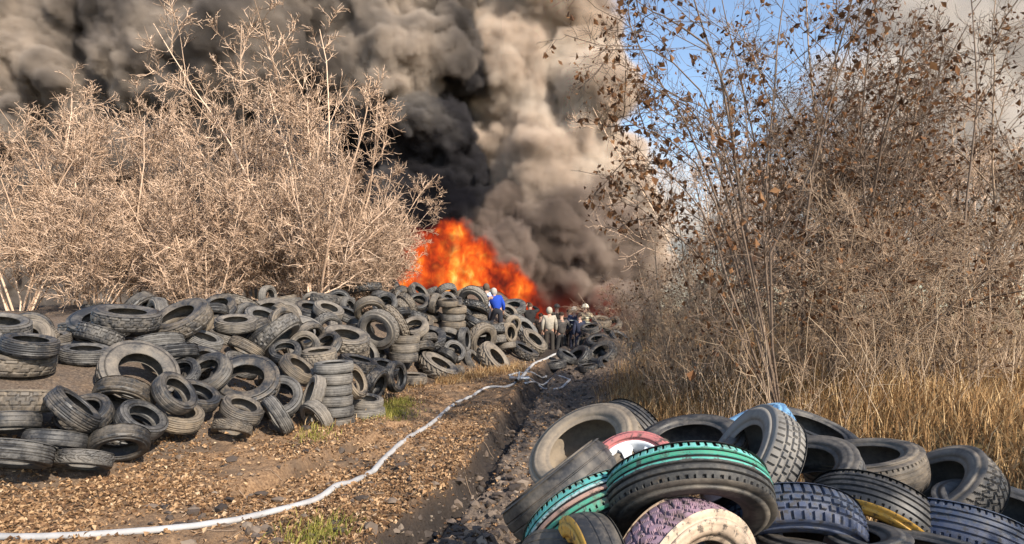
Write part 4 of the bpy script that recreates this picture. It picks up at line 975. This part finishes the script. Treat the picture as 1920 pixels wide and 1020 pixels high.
for px, d, k, rz, sc, lab in [
    (1300, 13.0, 1, .4, .72, 'half-bare shrub on the bank behind the reaching leafy one'),
    (1255, 15.5, 1, 2.6, .55, 'mostly bare shrub on the bank nearest the group of people'),
    (1290, 11.2, 2, 1.0, .9, 'low tangled shrub of bare shoots at the edge of the bank'),
    (1225, 15.0, 2, 4.1, .9, 'small bare shrub beside the small shaded heap of tyres'),
    (1540, 9.6, 0, 2.0, 1.0, 'tall leafy shrub on the bank next outward from the reaching one'),
    (1600, 11.0, 1, 5.0, 1.05, 'spreading leafy shrub in the middle of the outer bank'),
    (1720, 9.4, 0, 3.6, .95, 'tall leafy shrub near the outer end of the bank'),
    (1850, 10.6, 1, 1.4, 1.1, 'wide leafy shrub at the outer end of the bank'),
    (1560, 8.8, 2, .7, 1.0, 'low bare shrub in the grass of the outer bank'),
    (1790, 8.6, 2, 2.9, 1.0, 'low bare shrub at the outer end of the grass bank')]:
    p = at(px, 640, d); put_shrub('leafy_shrub' if k < 2 else 'bare_shrub', LEAFY[k], (p.x, d, gz(p.x, d) - .05), rz, lab, 'shrub', LG, BARK_TAN if k else BARK_DARK, sc)
# shrubs farther back on that side
for i, (px, d, k, rz, sc, lab) in enumerate([(1340, 22, 0, .5, .95, 'distant grey-brown shrub behind the leafy ones, closest to the smoke'), (1450, 24, 1, 1.5, 1.1, 'distant shrub second from the smoke'), (1560, 21, 0, 2.9, .9, 'distant shrub in the middle of the back row'), (1680, 23, 1, 4.2, 1.1, 'distant shrub second from the outer end of the back row'), (1820, 22, 0, 5.3, 1.0, 'distant shrub at the outer end of the back row')]):
    p = at(px, 600, d); put_shrub('bare_shrub', PALE[k], (p.x, d, gz(p.x, d)), rz, lab, 'shrub', 'shrubs of the back row beyond the bank', BARK_TAN, sc)
# shrubs beside and behind the camera whose shade dapples the near pile
for x, y, k, rz, sc, lab in [(4.9, -.7, 0, 4.0, .75, 'leafy shrub beside the camera that shades the near pile'), (6.2, 1.0, 1, 1.0, .8, 'second leafy shrub beside the camera on the bank')]:
    put_shrub('leafy_shrub', LEAFY[k], (x, y, gz(x, y)), rz, lab, 'shrub', LG, BARK_DARK, sc)

# ------------------------------------------------------------------ grass, weeds, litter, clods
def blades(rng, x, y, h, wdt, bend, spread=.5):
    n = len(x); z = ground_h(x, y) - .02; az = rng.uniform(0, 2 * np.pi, n); b = bend * rng.uniform(.3, 1.4, n) * h
    dx, dy = np.cos(az) * b, np.sin(az) * b; sx, sy = -np.sin(az + .6) * wdt, np.cos(az + .6) * wdt
    p0 = np.stack([x, y, z], 1); p1 = p0 + np.stack([dx * .35, dy * .35, h * .6], 1); p2 = p0 + np.stack([dx, dy, h * np.where(b > h * .8, .75, 1.0)], 1); s = np.stack([sx, sy, 0 * sx], 1)
    V = np.stack([p0 - s, p0 + s, p1 - s * .8, p1 + s * .8, p2], 1).reshape(-1, 3); i = np.arange(n)[:, None] * 5
    return V, np.concatenate([i + [0, 1, 3], i + [0, 3, 2], i + [2, 3, 4]])
DRYG = island_mat('dry_grass_blade', [(0, (.14, .075, .032)), (.4, (.33, .19, .082)), (.75, (.50, .32, .15)), (1, (.66, .49, .28))], .8, .25)
GRNG = island_mat('green_grass_blade', [(0, (.12, .13, .025)), (.5, (.27, .25, .05)), (1, (.44, .38, .11))], .7, .3)
rg = np.random.default_rng(77)
def scatter(n, xr, yr, dens):
    x = rg.uniform(*xr, n); y = rg.uniform(*yr, n); k = rg.random(n) < dens(x, y); return x[k], y[k]
bxf = lambda y: np.interp(y, [0, 5, 9, 14, 20, 30], [2.6, 2.2, 1.6, 1.85, 3.5, 5.2])
x, y = scatter(125000, (1.2, 13), (4.2, 24), lambda x, y: sstep(-.35, .9, x - bxf(y) + .7 * fbm(x, y, 1.0, 3, 13)) * np.clip(1.25 - y / 28, .2, 1) * np.where(x > y * .85 + .6, 0, 1))
h = rg.uniform(.12, .42, len(x)) * (1 + 1.2 * fbm(x, y, .9, 2, 40))
tag(link('dry_grass', mesh_np('dry_grass', *blades(rg, x, y, h, .006, .75), smooth=False), None, DRYG), 'matted tan dry grass covering the bank', kind='stuff')
x, y = scatter(26000, (-5, 1), (9, 19), lambda x, y: np.exp(-((poly_sd(x, y) + .12) / .28) ** 2) * sstep(-.05, .12, fbm(x, y, 1.3, 3, 19) + .06))
x2, y2 = scatter(5000, (-1.8, .4), (15.3, 18.4), lambda x, y: np.exp(-((poly_sd(x, y) + .35) / .45) ** 2))
x = np.concatenate([x, x2]); y = np.concatenate([y, y2])
tag(link('dry_grass', mesh_np('dry_grass', *blades(rg, x, y, rg.uniform(.06, .24, len(x)), .006, .8), smooth=False), None, DRYG), 'straw-coloured grass fringing the foot of the tyre heap', kind='stuff')
gx, gy = [], []
for px, py, r, n in [(728, 768, .36, 1500), (748, 752, .3, 700), (592, 812, .25, 260), (588, 1000, .26, 700), (1240, 655, .6, 500), (1290, 690, .5, 260)]:
    X0, Y0 = on_ground(px, py); gx.append(X0 + rg.normal(size=n) * r * .55); gy.append(Y0 + rg.normal(size=n) * r)
gx = np.concatenate(gx); gy = np.concatenate(gy)
tag(link('green_grass', mesh_np('green_grass', *blades(rg, gx, gy, rg.uniform(.04, .14, len(gx)), .005, .8), smooth=False), None, GRNG), 'tufts of yellow-green grass beside the tyres and on the verge', kind='stuff')
# tall dry weeds in front of the shrubs
x, y = scatter(5200, (1.2, 9), (7, 20), lambda x, y: sstep(.1, 1.2, x - bxf(y)) * np.where(x > y * .85 + .6, 0, 1) * np.clip(1.2 - y / 30, .2, 1) * .5)
n = len(x); P = np.zeros((n, 6, 3)); P[:, 0] = np.stack([x, y, ground_h(x, y) - .05], 1); dd = rg.normal(size=(n, 3)) * .25; dd[:, 2] = 1; st = rg.uniform(.10, .34, (n, 1))
for k in range(1, 6): dd += rg.normal(size=(n, 3)) * .13; dd /= np.linalg.norm(dd, axis=1, keepdims=True); P[:, k] = P[:, k - 1] + dd * st
W, WR = grow(rg, P, np.full((n, 6), .005), 4, .4, 1, lambda t, pl: .22 * pl, (25, 55), 3, .03, .1, .7, .0026)
tag(link('dry_weeds', mesh_np('dry_weeds', *join([tubes(P, np.full((n, 6), .0045) * np.linspace(1, .6, 6)), tubes(W, WR)])), None, island_mat('weed_stalk', [(0, (.16, .10, .06)), (.5, (.34, .24, .16)), (1, (.52, .40, .28))], .8)), 'tall thin dry weed stalks standing on the bank', kind='stuff')
# leaf litter
def litter():
    n = 190000; y = 4.4 * np.exp(rg.uniform(0, 1, n) * np.log(20 / 4.4)); x = rg.uniform(-1, 1, n) * (.62 * y) - .06 * y - .6
    tx = trench_x(y); dn = np.where(x < tx, .85, .16) * (1 - sstep(.3, 1.6, poly_sd(x, y))) * np.clip(.3 + 3.2 * (fbm(x, y, .9, 3, 51) + .16), .06, 1)
    dn = dn * (1 - .9 * np.exp(-((np.abs(x - tx - .15) / .17) ** 3)))
    r2 = np.interp(y, [6.5, 7.4, 8.4, 9.4, 10.4], [-2.75, -2.55, -2.28, -1.95, -1.5]); dn = dn * (1 - .95 * np.exp(-((np.abs(x - r2) / .24) ** 4)) * sstep(6.4, 7.2, y) * (1 - sstep(9.4, 10.6, y)))
    r3 = np.interp(y, [10, 12, 14, 16], [-1.9, -1.45, -.95, -.3]); dn = dn * (1 - .85 * np.exp(-((np.abs(x - r3) / .45) ** 4)) * sstep(10, 11, y) * (1 - sstep(14, 15.5, y)))
    k = rg.random(n) < dn; x, y = x[k], y[k]; n = len(x)
    o = np.stack([x, y, ground_h(x, y) + rg.uniform(.002, .02, n)], 1); d = rg.normal(size=(n, 3)); d[:, 2] *= .6; d /= np.linalg.norm(d, axis=1, keepdims=True)
    s = rg.normal(size=(n, 3)); s[:, 2] *= .4; s -= d * (s * d).sum(1, keepdims=True); s /= np.linalg.norm(s, axis=1, keepdims=True); nn = np.cross(d, s); nn *= np.sign(nn[:, 2:3] + 1e-9)
    L_ = .018 + .05 * rg.random((n, 1)) ** 1.6; Wd = L_ * rg.uniform(.15, .42, (n, 1)); B = L_ * rg.uniform(0, .5, (n, 1))
    v = np.stack([o - d * L_ * .5, o - s * Wd + nn * B, o + d * L_ * .5 + nn * B * .3, o + s * Wd + nn * B], 1).reshape(-1, 3); i = np.arange(n * 4).reshape(n, 4)
    tag(link('leaf_litter', mesh_np('leaf_litter', v, np.concatenate([i[:, [0, 1, 2]], i[:, [0, 2, 3]]]), smooth=False), None, island_mat('fallen_leaf', [(0, (.075, .04, .022)), (.35, (.18, .10, .05)), (.7, (.33, .20, .105)), (.93, (.45, .30, .17)), (1, (.48, .35, .23))], .75)), 'fallen dry leaves strewn over the track', kind='stuff')
litter()
def clods():
    import bmesh
    bm = bmesh.new(); bmesh.ops.create_icosphere(bm, subdivisions=1, radius=1); iv = np.array([v.co[:] for v in bm.verts]); ifa = np.array([[v.index for v in f.verts] for f in bm.faces]); bm.free()
    n = 22000; y = 4.6 * np.exp(rg.uniform(0, 1, n) * np.log(24 / 4.6)); x = rg.uniform(-.55, .42, n) * y; tx = trench_x(y)
    dn = np.where(x > tx, 1, .12) * (x < bxf(y) + .4) * (1 - sstep(0, .2, poly_sd(x, y))) * np.clip(.3 + 2.5 * (fbm(x, y, .8, 3, 61) + .2), .08, 1) * (1 - .3 * np.exp(-((np.abs(x - tx - .17) / .2) ** 3)))
    k = rg.random(n) < dn; x, y = x[k], y[k]; n = len(x); r = .012 + .05 * rg.random(n) ** 3.2
    o = np.stack([x, y, ground_h(x, y) + r * .25], 1); sc = rg.uniform(.6, 1.4, (n, 1, 3)) * np.array([1, 1, .7]); v = iv[None] * sc * (1 + .28 * rg.normal(size=(n, len(iv), 1))) * r[:, None, None] + o[:, None]
    f = (ifa[None] + (np.arange(n) * len(iv))[:, None, None]).reshape(-1, 3)
    tag(link('mud_clods', mesh_np('mud_clods', v.reshape(-1, 3), f, smooth=False), None, island_mat('mud_clod', [(0, (.03, .023, .019)), (.5, (.085, .062, .047)), (.9, (.16, .12, .09)), (1, (.26, .21, .16))], .7, 0, .4)), 'crumbled clods of dark mud along the ruts', kind='stuff')
clods()
# twigs and dead sticks lying on the ground
def sticks():
    n = 260; y = 5 * np.exp(rg.uniform(0, 1, n) * np.log(20 / 5)); x = rg.uniform(-.5, .3, n) * y; k = poly_sd(x, y) < -.1; x, y = x[k], y[k]; n = len(x)
    az = rg.uniform(0, 6.28, n); ln = rg.uniform(.06, .22, n); t = np.linspace(-.5, .5, 5); X = x[:, None] + np.cos(az)[:, None] * ln[:, None] * t + .02 * rg.normal(size=(n, 5)); Y = y[:, None] + np.sin(az)[:, None] * ln[:, None] * t
    tag(link('dead_twigs', mesh_np('dead_twigs', *tubes(np.stack([X, Y, ground_h(X, Y) + .015], -1), np.full((n, 5), .005) * rg.uniform(.5, 1.5, (n, 1)))), None, BARK_TAN), 'short dead twigs scattered on the mud', kind='stuff')
sticks()

# ------------------------------------------------------------------ people
SKIN = plain('skin', (.42, .25, .18), .6, .1, 20, .1)
def skin_mesh(name, verts, edges, rad, root=0, sub=1):
    me = bpy.data.meshes.new(name); me.from_pydata([tuple(v) for v in verts], edges, [])
    o = bpy.data.objects.new(name, me); col.objects.link(o); sk = o.modifiers.new('skin', 'SKIN'); sk.use_smooth_shade = True
    if not me.skin_vertices: me.skin_vertices.new() if hasattr(me.skin_vertices, 'new') else None
    for i, r in enumerate(rad):
        d = me.skin_vertices[0].data[i]; d.radius = (r, r) if not isinstance(r, tuple) else r; d.use_root = (i == root)
    if sub: s = o.modifiers.new('sub', 'SUBSURF'); s.levels = s.render_levels = sub
    dg = bpy.context.evaluated_depsgraph_get(); m2 = bpy.data.meshes.new_from_object(o.evaluated_get(dg)); m2.name = name
    bpy.data.objects.remove(o); bpy.data.meshes.remove(me)
    for p in m2.polygons: p.use_smooth = True
    return m2
def lerp(a, b, t): return tuple(a[i] + (b[i] - a[i]) * t for i in range(3))
def person_meshes(pose):
    """standing figure facing +Y; pose overrides joints"""
    J = dict(pel=(0, 0, .96), sp=(0, .0, 1.14), ch=(0, 0, 1.34), nk=(0, .0, 1.50), hb=(0, .02, 1.57), hm=(0, .03, 1.655), ht=(0, .02, 1.735),
             shl=(-.185, 0, 1.43), ell=(-.25, -.03, 1.15), wrl=(-.25, .06, .92), shr=(.185, 0, 1.43), elr=(.25, -.03, 1.15), wrr=(.25, .06, .92),
             hil=(-.10, 0, .92), knl=(-.11, .03, .50), anl=(-.12, -.02, .09), tol=(-.14, .15, .045), hir=(.10, 0, .92), knr=(.11, .03, .50), anr=(.12, -.02, .09), tor=(.14, .15, .045))
    J.update(pose)
    V, E, Rr, ix = [], [], [], {}
    def add(n, p, r): ix[n] = len(V); V.append(p); Rr.append(r); return ix[n]
    def ed(a, b): E.append((ix[a], ix[b]))
    for n, r in (('pel', (.15, .115)), ('sp', (.135, .10)), ('ch', (.165, .115)), ('nk', .058), ('hb', .07), ('hm', .088), ('ht', .062)): add(n, J[n], r)
    for a, b in (('pel', 'sp'), ('sp', 'ch'), ('ch', 'nk'), ('nk', 'hb'), ('hb', 'hm'), ('hm', 'ht')): ed(a, b)
    hm = J['hm']; add('nose', (hm[0], hm[1] + .105, hm[2] - .01), .016); ed('hm', 'nose')
    for s in 'lr':
        sg = -1 if s == 'l' else 1
        add('ear' + s, (hm[0] + sg * .092, hm[1] - .005, hm[2]), .02); ed('hm', 'ear' + s)
        for n, r in (('sh', .062), ('el', .045), ('wr', .031)): add(n + s, J[n + s], r)
        ed('ch', 'sh' + s); ed('sh' + s, 'el' + s); ed('el' + s, 'wr' + s)
        e, w_ = Vector(J['el' + s]), Vector(J['wr' + s]); d = (w_ - e).normalized(); pm = w_ + d * .07; add('pa' + s, tuple(pm), (.036, .02)); ed('wr' + s, 'pa' + s)
        side = d.cross(Vector((0, 1, .1))).normalized()
        for f in range(4):
            off = side * (.026 * (f - 1.5) / 1.5); L_ = (.062, .075, .07, .055)[f]; b0 = pm + off * 1.1 + d * .02; b1 = b0 + d * L_ * .55; b2 = b1 + (d * .8 + Vector((0, .5, 0))).normalized() * L_ * .5
            for q, (p, r) in enumerate(((b0, .0095), (b1, .009), (b2, .0075))): add(f'f{s}{f}{q}', tuple(p), r)
            ed('pa' + s, f'f{s}{f}0'); ed(f'f{s}{f}0', f'f{s}{f}1'); ed(f'f{s}{f}1', f'f{s}{f}2')
        t0 = w_ + d * .03 - side * sg * .0 + Vector((0, .03, 0)); t1 = t0 + (d + Vector((0, .5, 0))).normalized() * .045
        add('t0' + s, tuple(t0), .012); add('t1' + s, tuple(t1), .010); ed('wr' + s, 't0' + s); ed('t0' + s, 't1' + s)
        for n, r in (('hi', .085), ('kn', .058), ('an', .042), ('to', .036)): add(n + s, J[n + s], r)
        ed('pel', 'hi' + s); ed('hi' + s, 'kn' + s); ed('kn' + s, 'an' + s); ed('an' + s, 'to' + s)
    body = skin_mesh('body', V, E, Rr)
    # jacket
    V, E, Rr = [], [], []
    hem = lerp(J['pel'], J['sp'], -.35); names = ['hem', 'sp', 'ch', 'col']; pts = [hem, J['sp'], J['ch'], lerp(J['ch'], J['nk'], .72)]; rr = [(.19, .15), (.18, .145), (.205, .15), (.10, .09)]
    for p, r in zip(pts, rr): V.append(p); Rr.append(r)
    E += [(0, 1), (1, 2), (2, 3)]
    for s in 'lr':
        b = len(V); V += [J['sh' + s], J['el' + s], lerp(J['el' + s], J['wr' + s], .94)]; Rr += [.088, .07, .055]; E += [(2, b), (b, b + 1), (b + 1, b + 2)]
    jacket = skin_mesh('jacket', V, E, Rr)
    V, E, Rr = [lerp(J['pel'], J['sp'], .2)], [], [(.165, .13)]
    V.append(J['pel']); Rr.append((.17, .135)); E.append((0, 1))
    for s in 'lr':
        b = len(V); V += [J['hi' + s], J['kn' + s], lerp(J['kn' + s], J['an' + s], .93)]; Rr += [.112, .085, .078]; E += [(1, b), (b, b + 1), (b + 1, b + 2)]
    trousers = skin_mesh('trousers', V, E, Rr)
    boots = []
    for s in 'lr':
        a, t = J['an' + s], J['to' + s]; boots.append(skin_mesh('boot', [lerp(a, J['kn' + s], .28), a, (a[0], a[1] - .03, a[2] - .03), t], [(0, 1), (1, 2), (1, 3)], [.062, .06, .05, .05]))
    def ell(name, c, s, cut, n=18):
        import bmesh
        bm = bmesh.new(); bmesh.ops.create_uvsphere(bm, u_segments=n, v_segments=12, radius=1)
        bmesh.ops.delete(bm, geom=[v for v in bm.verts if cut(v.co)], context='VERTS')
        for v in bm.verts: v.co = Vector((v.co.x * s[0] + c[0], v.co.y * s[1] + c[1], v.co.z * s[2] + c[2]))
        m = bpy.data.meshes.new(name); bm.to_mesh(m); bm.free()
        for p in m.polygons: p.use_smooth = True
        return m
    c = J['hm']
    hair = ell('hair', (c[0], c[1] - .012, c[2] + .012), (.103, .118, .118), lambda v: v.z < -.25 or (v.y > .45 and v.z < .45))
    hood = ell('hood', (c[0], c[1] - .02, c[2] - .005), (.116, .126, .142), lambda v: v.z < -.93 or (v.y > .55 and abs(v.x) < .7 and v.z < .6))
    helm = ell('helmet', (c[0], c[1], c[2] + .035), (.128, .15, .125), lambda v: v.z < -.05)
    # helmet brim
    import bmesh
    bm = bmesh.new(); bm.from_mesh(helm); n = 24
    ri = [bm.verts.new((c[0] + .126 * math.cos(6.2832 * k / n), c[1] + .148 * math.sin(6.2832 * k / n), c[2] + .032)) for k in range(n)]
    ro = [bm.verts.new((c[0] + .165 * math.cos(6.2832 * k / n), c[1] + .20 * math.sin(6.2832 * k / n), c[2] + .012)) for k in range(n)]
    for k in range(n): bm.faces.new((ri[k], ri[(k + 1) % n], ro[(k + 1) % n], ro[k]))
    bm.to_mesh(helm); bm.free()
    ey = ell('eye', (0, 0, 0), (.012, .009, .009), lambda v: False, 8)
    return dict(body=body, jacket=jacket, trousers=trousers, boots=boots, hair=hair, hood=hood, helmet=helm, eye=ey, hm=c)
POSES = dict(
    stand=person_meshes({}),
    arms=person_meshes(dict(shl=(-.20, .02, 1.46), ell=(-.36, .14, 1.50), wrl=(-.13, .26, 1.66), shr=(.20, .02, 1.46), elr=(.36, .14, 1.50), wrr=(.13, .26, 1.66))),
    hip=person_meshes(dict(elr=(.36, -.06, 1.20), wrr=(.30, .16, 1.10), ell=(-.27, .04, 1.16), wrl=(-.22, .24, 1.08), knl=(-.14, .06, .5), anl=(-.17, .02, .09), tol=(-.22, .17, .045))),
    climb=person_meshes(dict(sp=(-.02, .05, 1.13), ch=(-.05, .12, 1.31), nk=(-.06, .19, 1.45), hb=(-.06, .22, 1.51), hm=(-.06, .25, 1.59), ht=(-.06, .25, 1.67), shl=(-.24, .13, 1.39), ell=(-.40, .16, 1.16), wrl=(-.48, .28, .98), shr=(.14, .12, 1.40), elr=(.24, .06, 1.13), wrr=(.26, .16, .93), knl=(-.15, .24, .60), anl=(-.16, .08, .25), tol=(-.17, .25, .24))))
_cl = {}
def cloth(c, rough=.85):
    if c not in _cl: _cl[c] = plain('cloth', c, rough, .3, 9, .5)
    return _cl[c]
def person(px, ptop, d, pose, turn, label, jacket, trousers, head, headcol, scale=1.0, extra=None, vest=None):
    M = POSES[pose]; top = at(px, ptop, d); hgt = (M['hm'][2] + .10) * scale
    o = tag(empty('person', (top.x, d, top.z - hgt)), label, 'person', 'people watching the fire'); o.rotation_euler.z = turn; o.scale = (scale,) * 3
    def part(n, me, c):
        q = link(n, me, o)
        if not me.materials: me.materials.append(c)
        q.material_slots[0].link = 'OBJECT'; q.material_slots[0].material = c; return q
    part('body', M['body'], SKIN); j = part('jacket', M['jacket'], cloth(jacket)); part('trousers', M['trousers'], cloth(trousers))
    for b in M['boots']: part('boot', b, cloth((.02, .02, .02)))
    for s in (-.032, .032):
        e = part('eye', M['eye'], cloth((.03, .025, .02))); e.location = (M['hm'][0] + s, M['hm'][1] + .083, M['hm'][2] + .012)
    part(head, M[head], cloth(headcol, .5 if head == 'helmet' else .85))
    if vest:      # reflective bands round the jacket
        for zz in (1.12, 1.28):
            n = 28; a = np.linspace(0, 2 * np.pi, n + 1)[:-1]; ring = np.stack([.205 * np.cos(a), .155 * np.sin(a), np.full(n, zz)], 1); ring = np.concatenate([ring, ring[:1]])[None]
            V, Fq = tubes(ring, np.full((1, n + 1), .02), 6); part('reflective_band', mesh_np('reflective_band', V, Fq), cloth(vest))
    if extra == 'phone':
        import bmesh
        bm = bmesh.new(); bmesh.ops.create_cube(bm, size=1); bmesh.ops.bevel(bm, geom=bm.edges[:], offset=.06, segments=1, affect='EDGES')
        for v in bm.verts: v.co = Vector((v.co.x * .15, v.co.y * .01, v.co.z * .075))
        m = bpy.data.meshes.new('mobile_phone'); bm.to_mesh(m); bm.free()
        ph = tag(link('mobile_phone', m, None, cloth((.015, .015, .017), .3)), 'dark phone held up sideways by the filming person', 'phone'); ph.location = Vector(o.location) + Matrix.Rotation(turn, 3, 'Z') @ Vector((0, .36, 1.76)) * scale; ph.rotation_euler.z = turn
    return o
person(933, 541, 22.6, 'climb', .35, 'person in royal blue jacket and pale hood climbing on the tyre ridge', (.012, .05, .34), (.025, .026, .035), 'hood', (.36, .34, .31))
person(912, 533, 23.4, 'stand', .5, 'person in pale blue jacket half hidden behind the one in blue', (.36, .42, .58), (.03, .03, .04), 'hood', (.10, .07, .05))
person(994, 569, 25.2, 'arms', .15, 'person in black holding both arms up to film the flames', (.022, .02, .02), (.03, .028, .028), 'hair', (.10, .055, .03), extra='phone')
person(1014, 588, 25.6, 'stand', -.2, 'person in dark brown coat between the filming and pale hooded people', (.06, .042, .032), (.025, .024, .024), 'hair', (.035, .02, .014), .96)
person(1030, 577, 24.4, 'stand', .1, 'person in pale hooded jacket and dark trousers standing in front of others', (.36, .32, .26), (.045, .038, .032), 'hood', (.36, .32, .25), 1.02)
person(1044, 572, 26.0, 'stand', -.1, 'person in black and tan helmet farthest back among the group', (.09, .075, .055), (.03, .03, .03), 'helmet', (.06, .05, .04))
person(1053, 586, 24.5, 'hip', .2, 'person in dark grey jacket with hands in front, beside the pale hooded one', (.085, .075, .068), (.035, .033, .033), 'hair', (.03, .018, .012), .98)
person(1067, 581, 25.6, 'stand', -.25, 'person in brown jacket half hidden between grey and navy jackets', (.12, .085, .062), (.035, .03, .03), 'hair', (.05, .028, .018))
person(1077, 577, 25.0, 'stand', 0, 'person in navy jacket and pale banded helmet', (.028, .034, .068), (.025, .027, .045), 'helmet', (.36, .33, .28), vest=(.42, .42, .38))
person(1097, 572, 24.6, 'hip', -.3, 'firefighter in tan suit and pale helmet at the outer end of the group', (.46, .37, .24), (.40, .32, .20), 'helmet', (.62, .56, .42), vest=(.62, .60, .46))
person(1087, 588, 24.2, 'stand', .3, 'person in dark blue overalls just in front of the tan-suited firefighter', (.025, .03, .055), (.022, .026, .045), 'hair', (.03, .02, .016), .95)
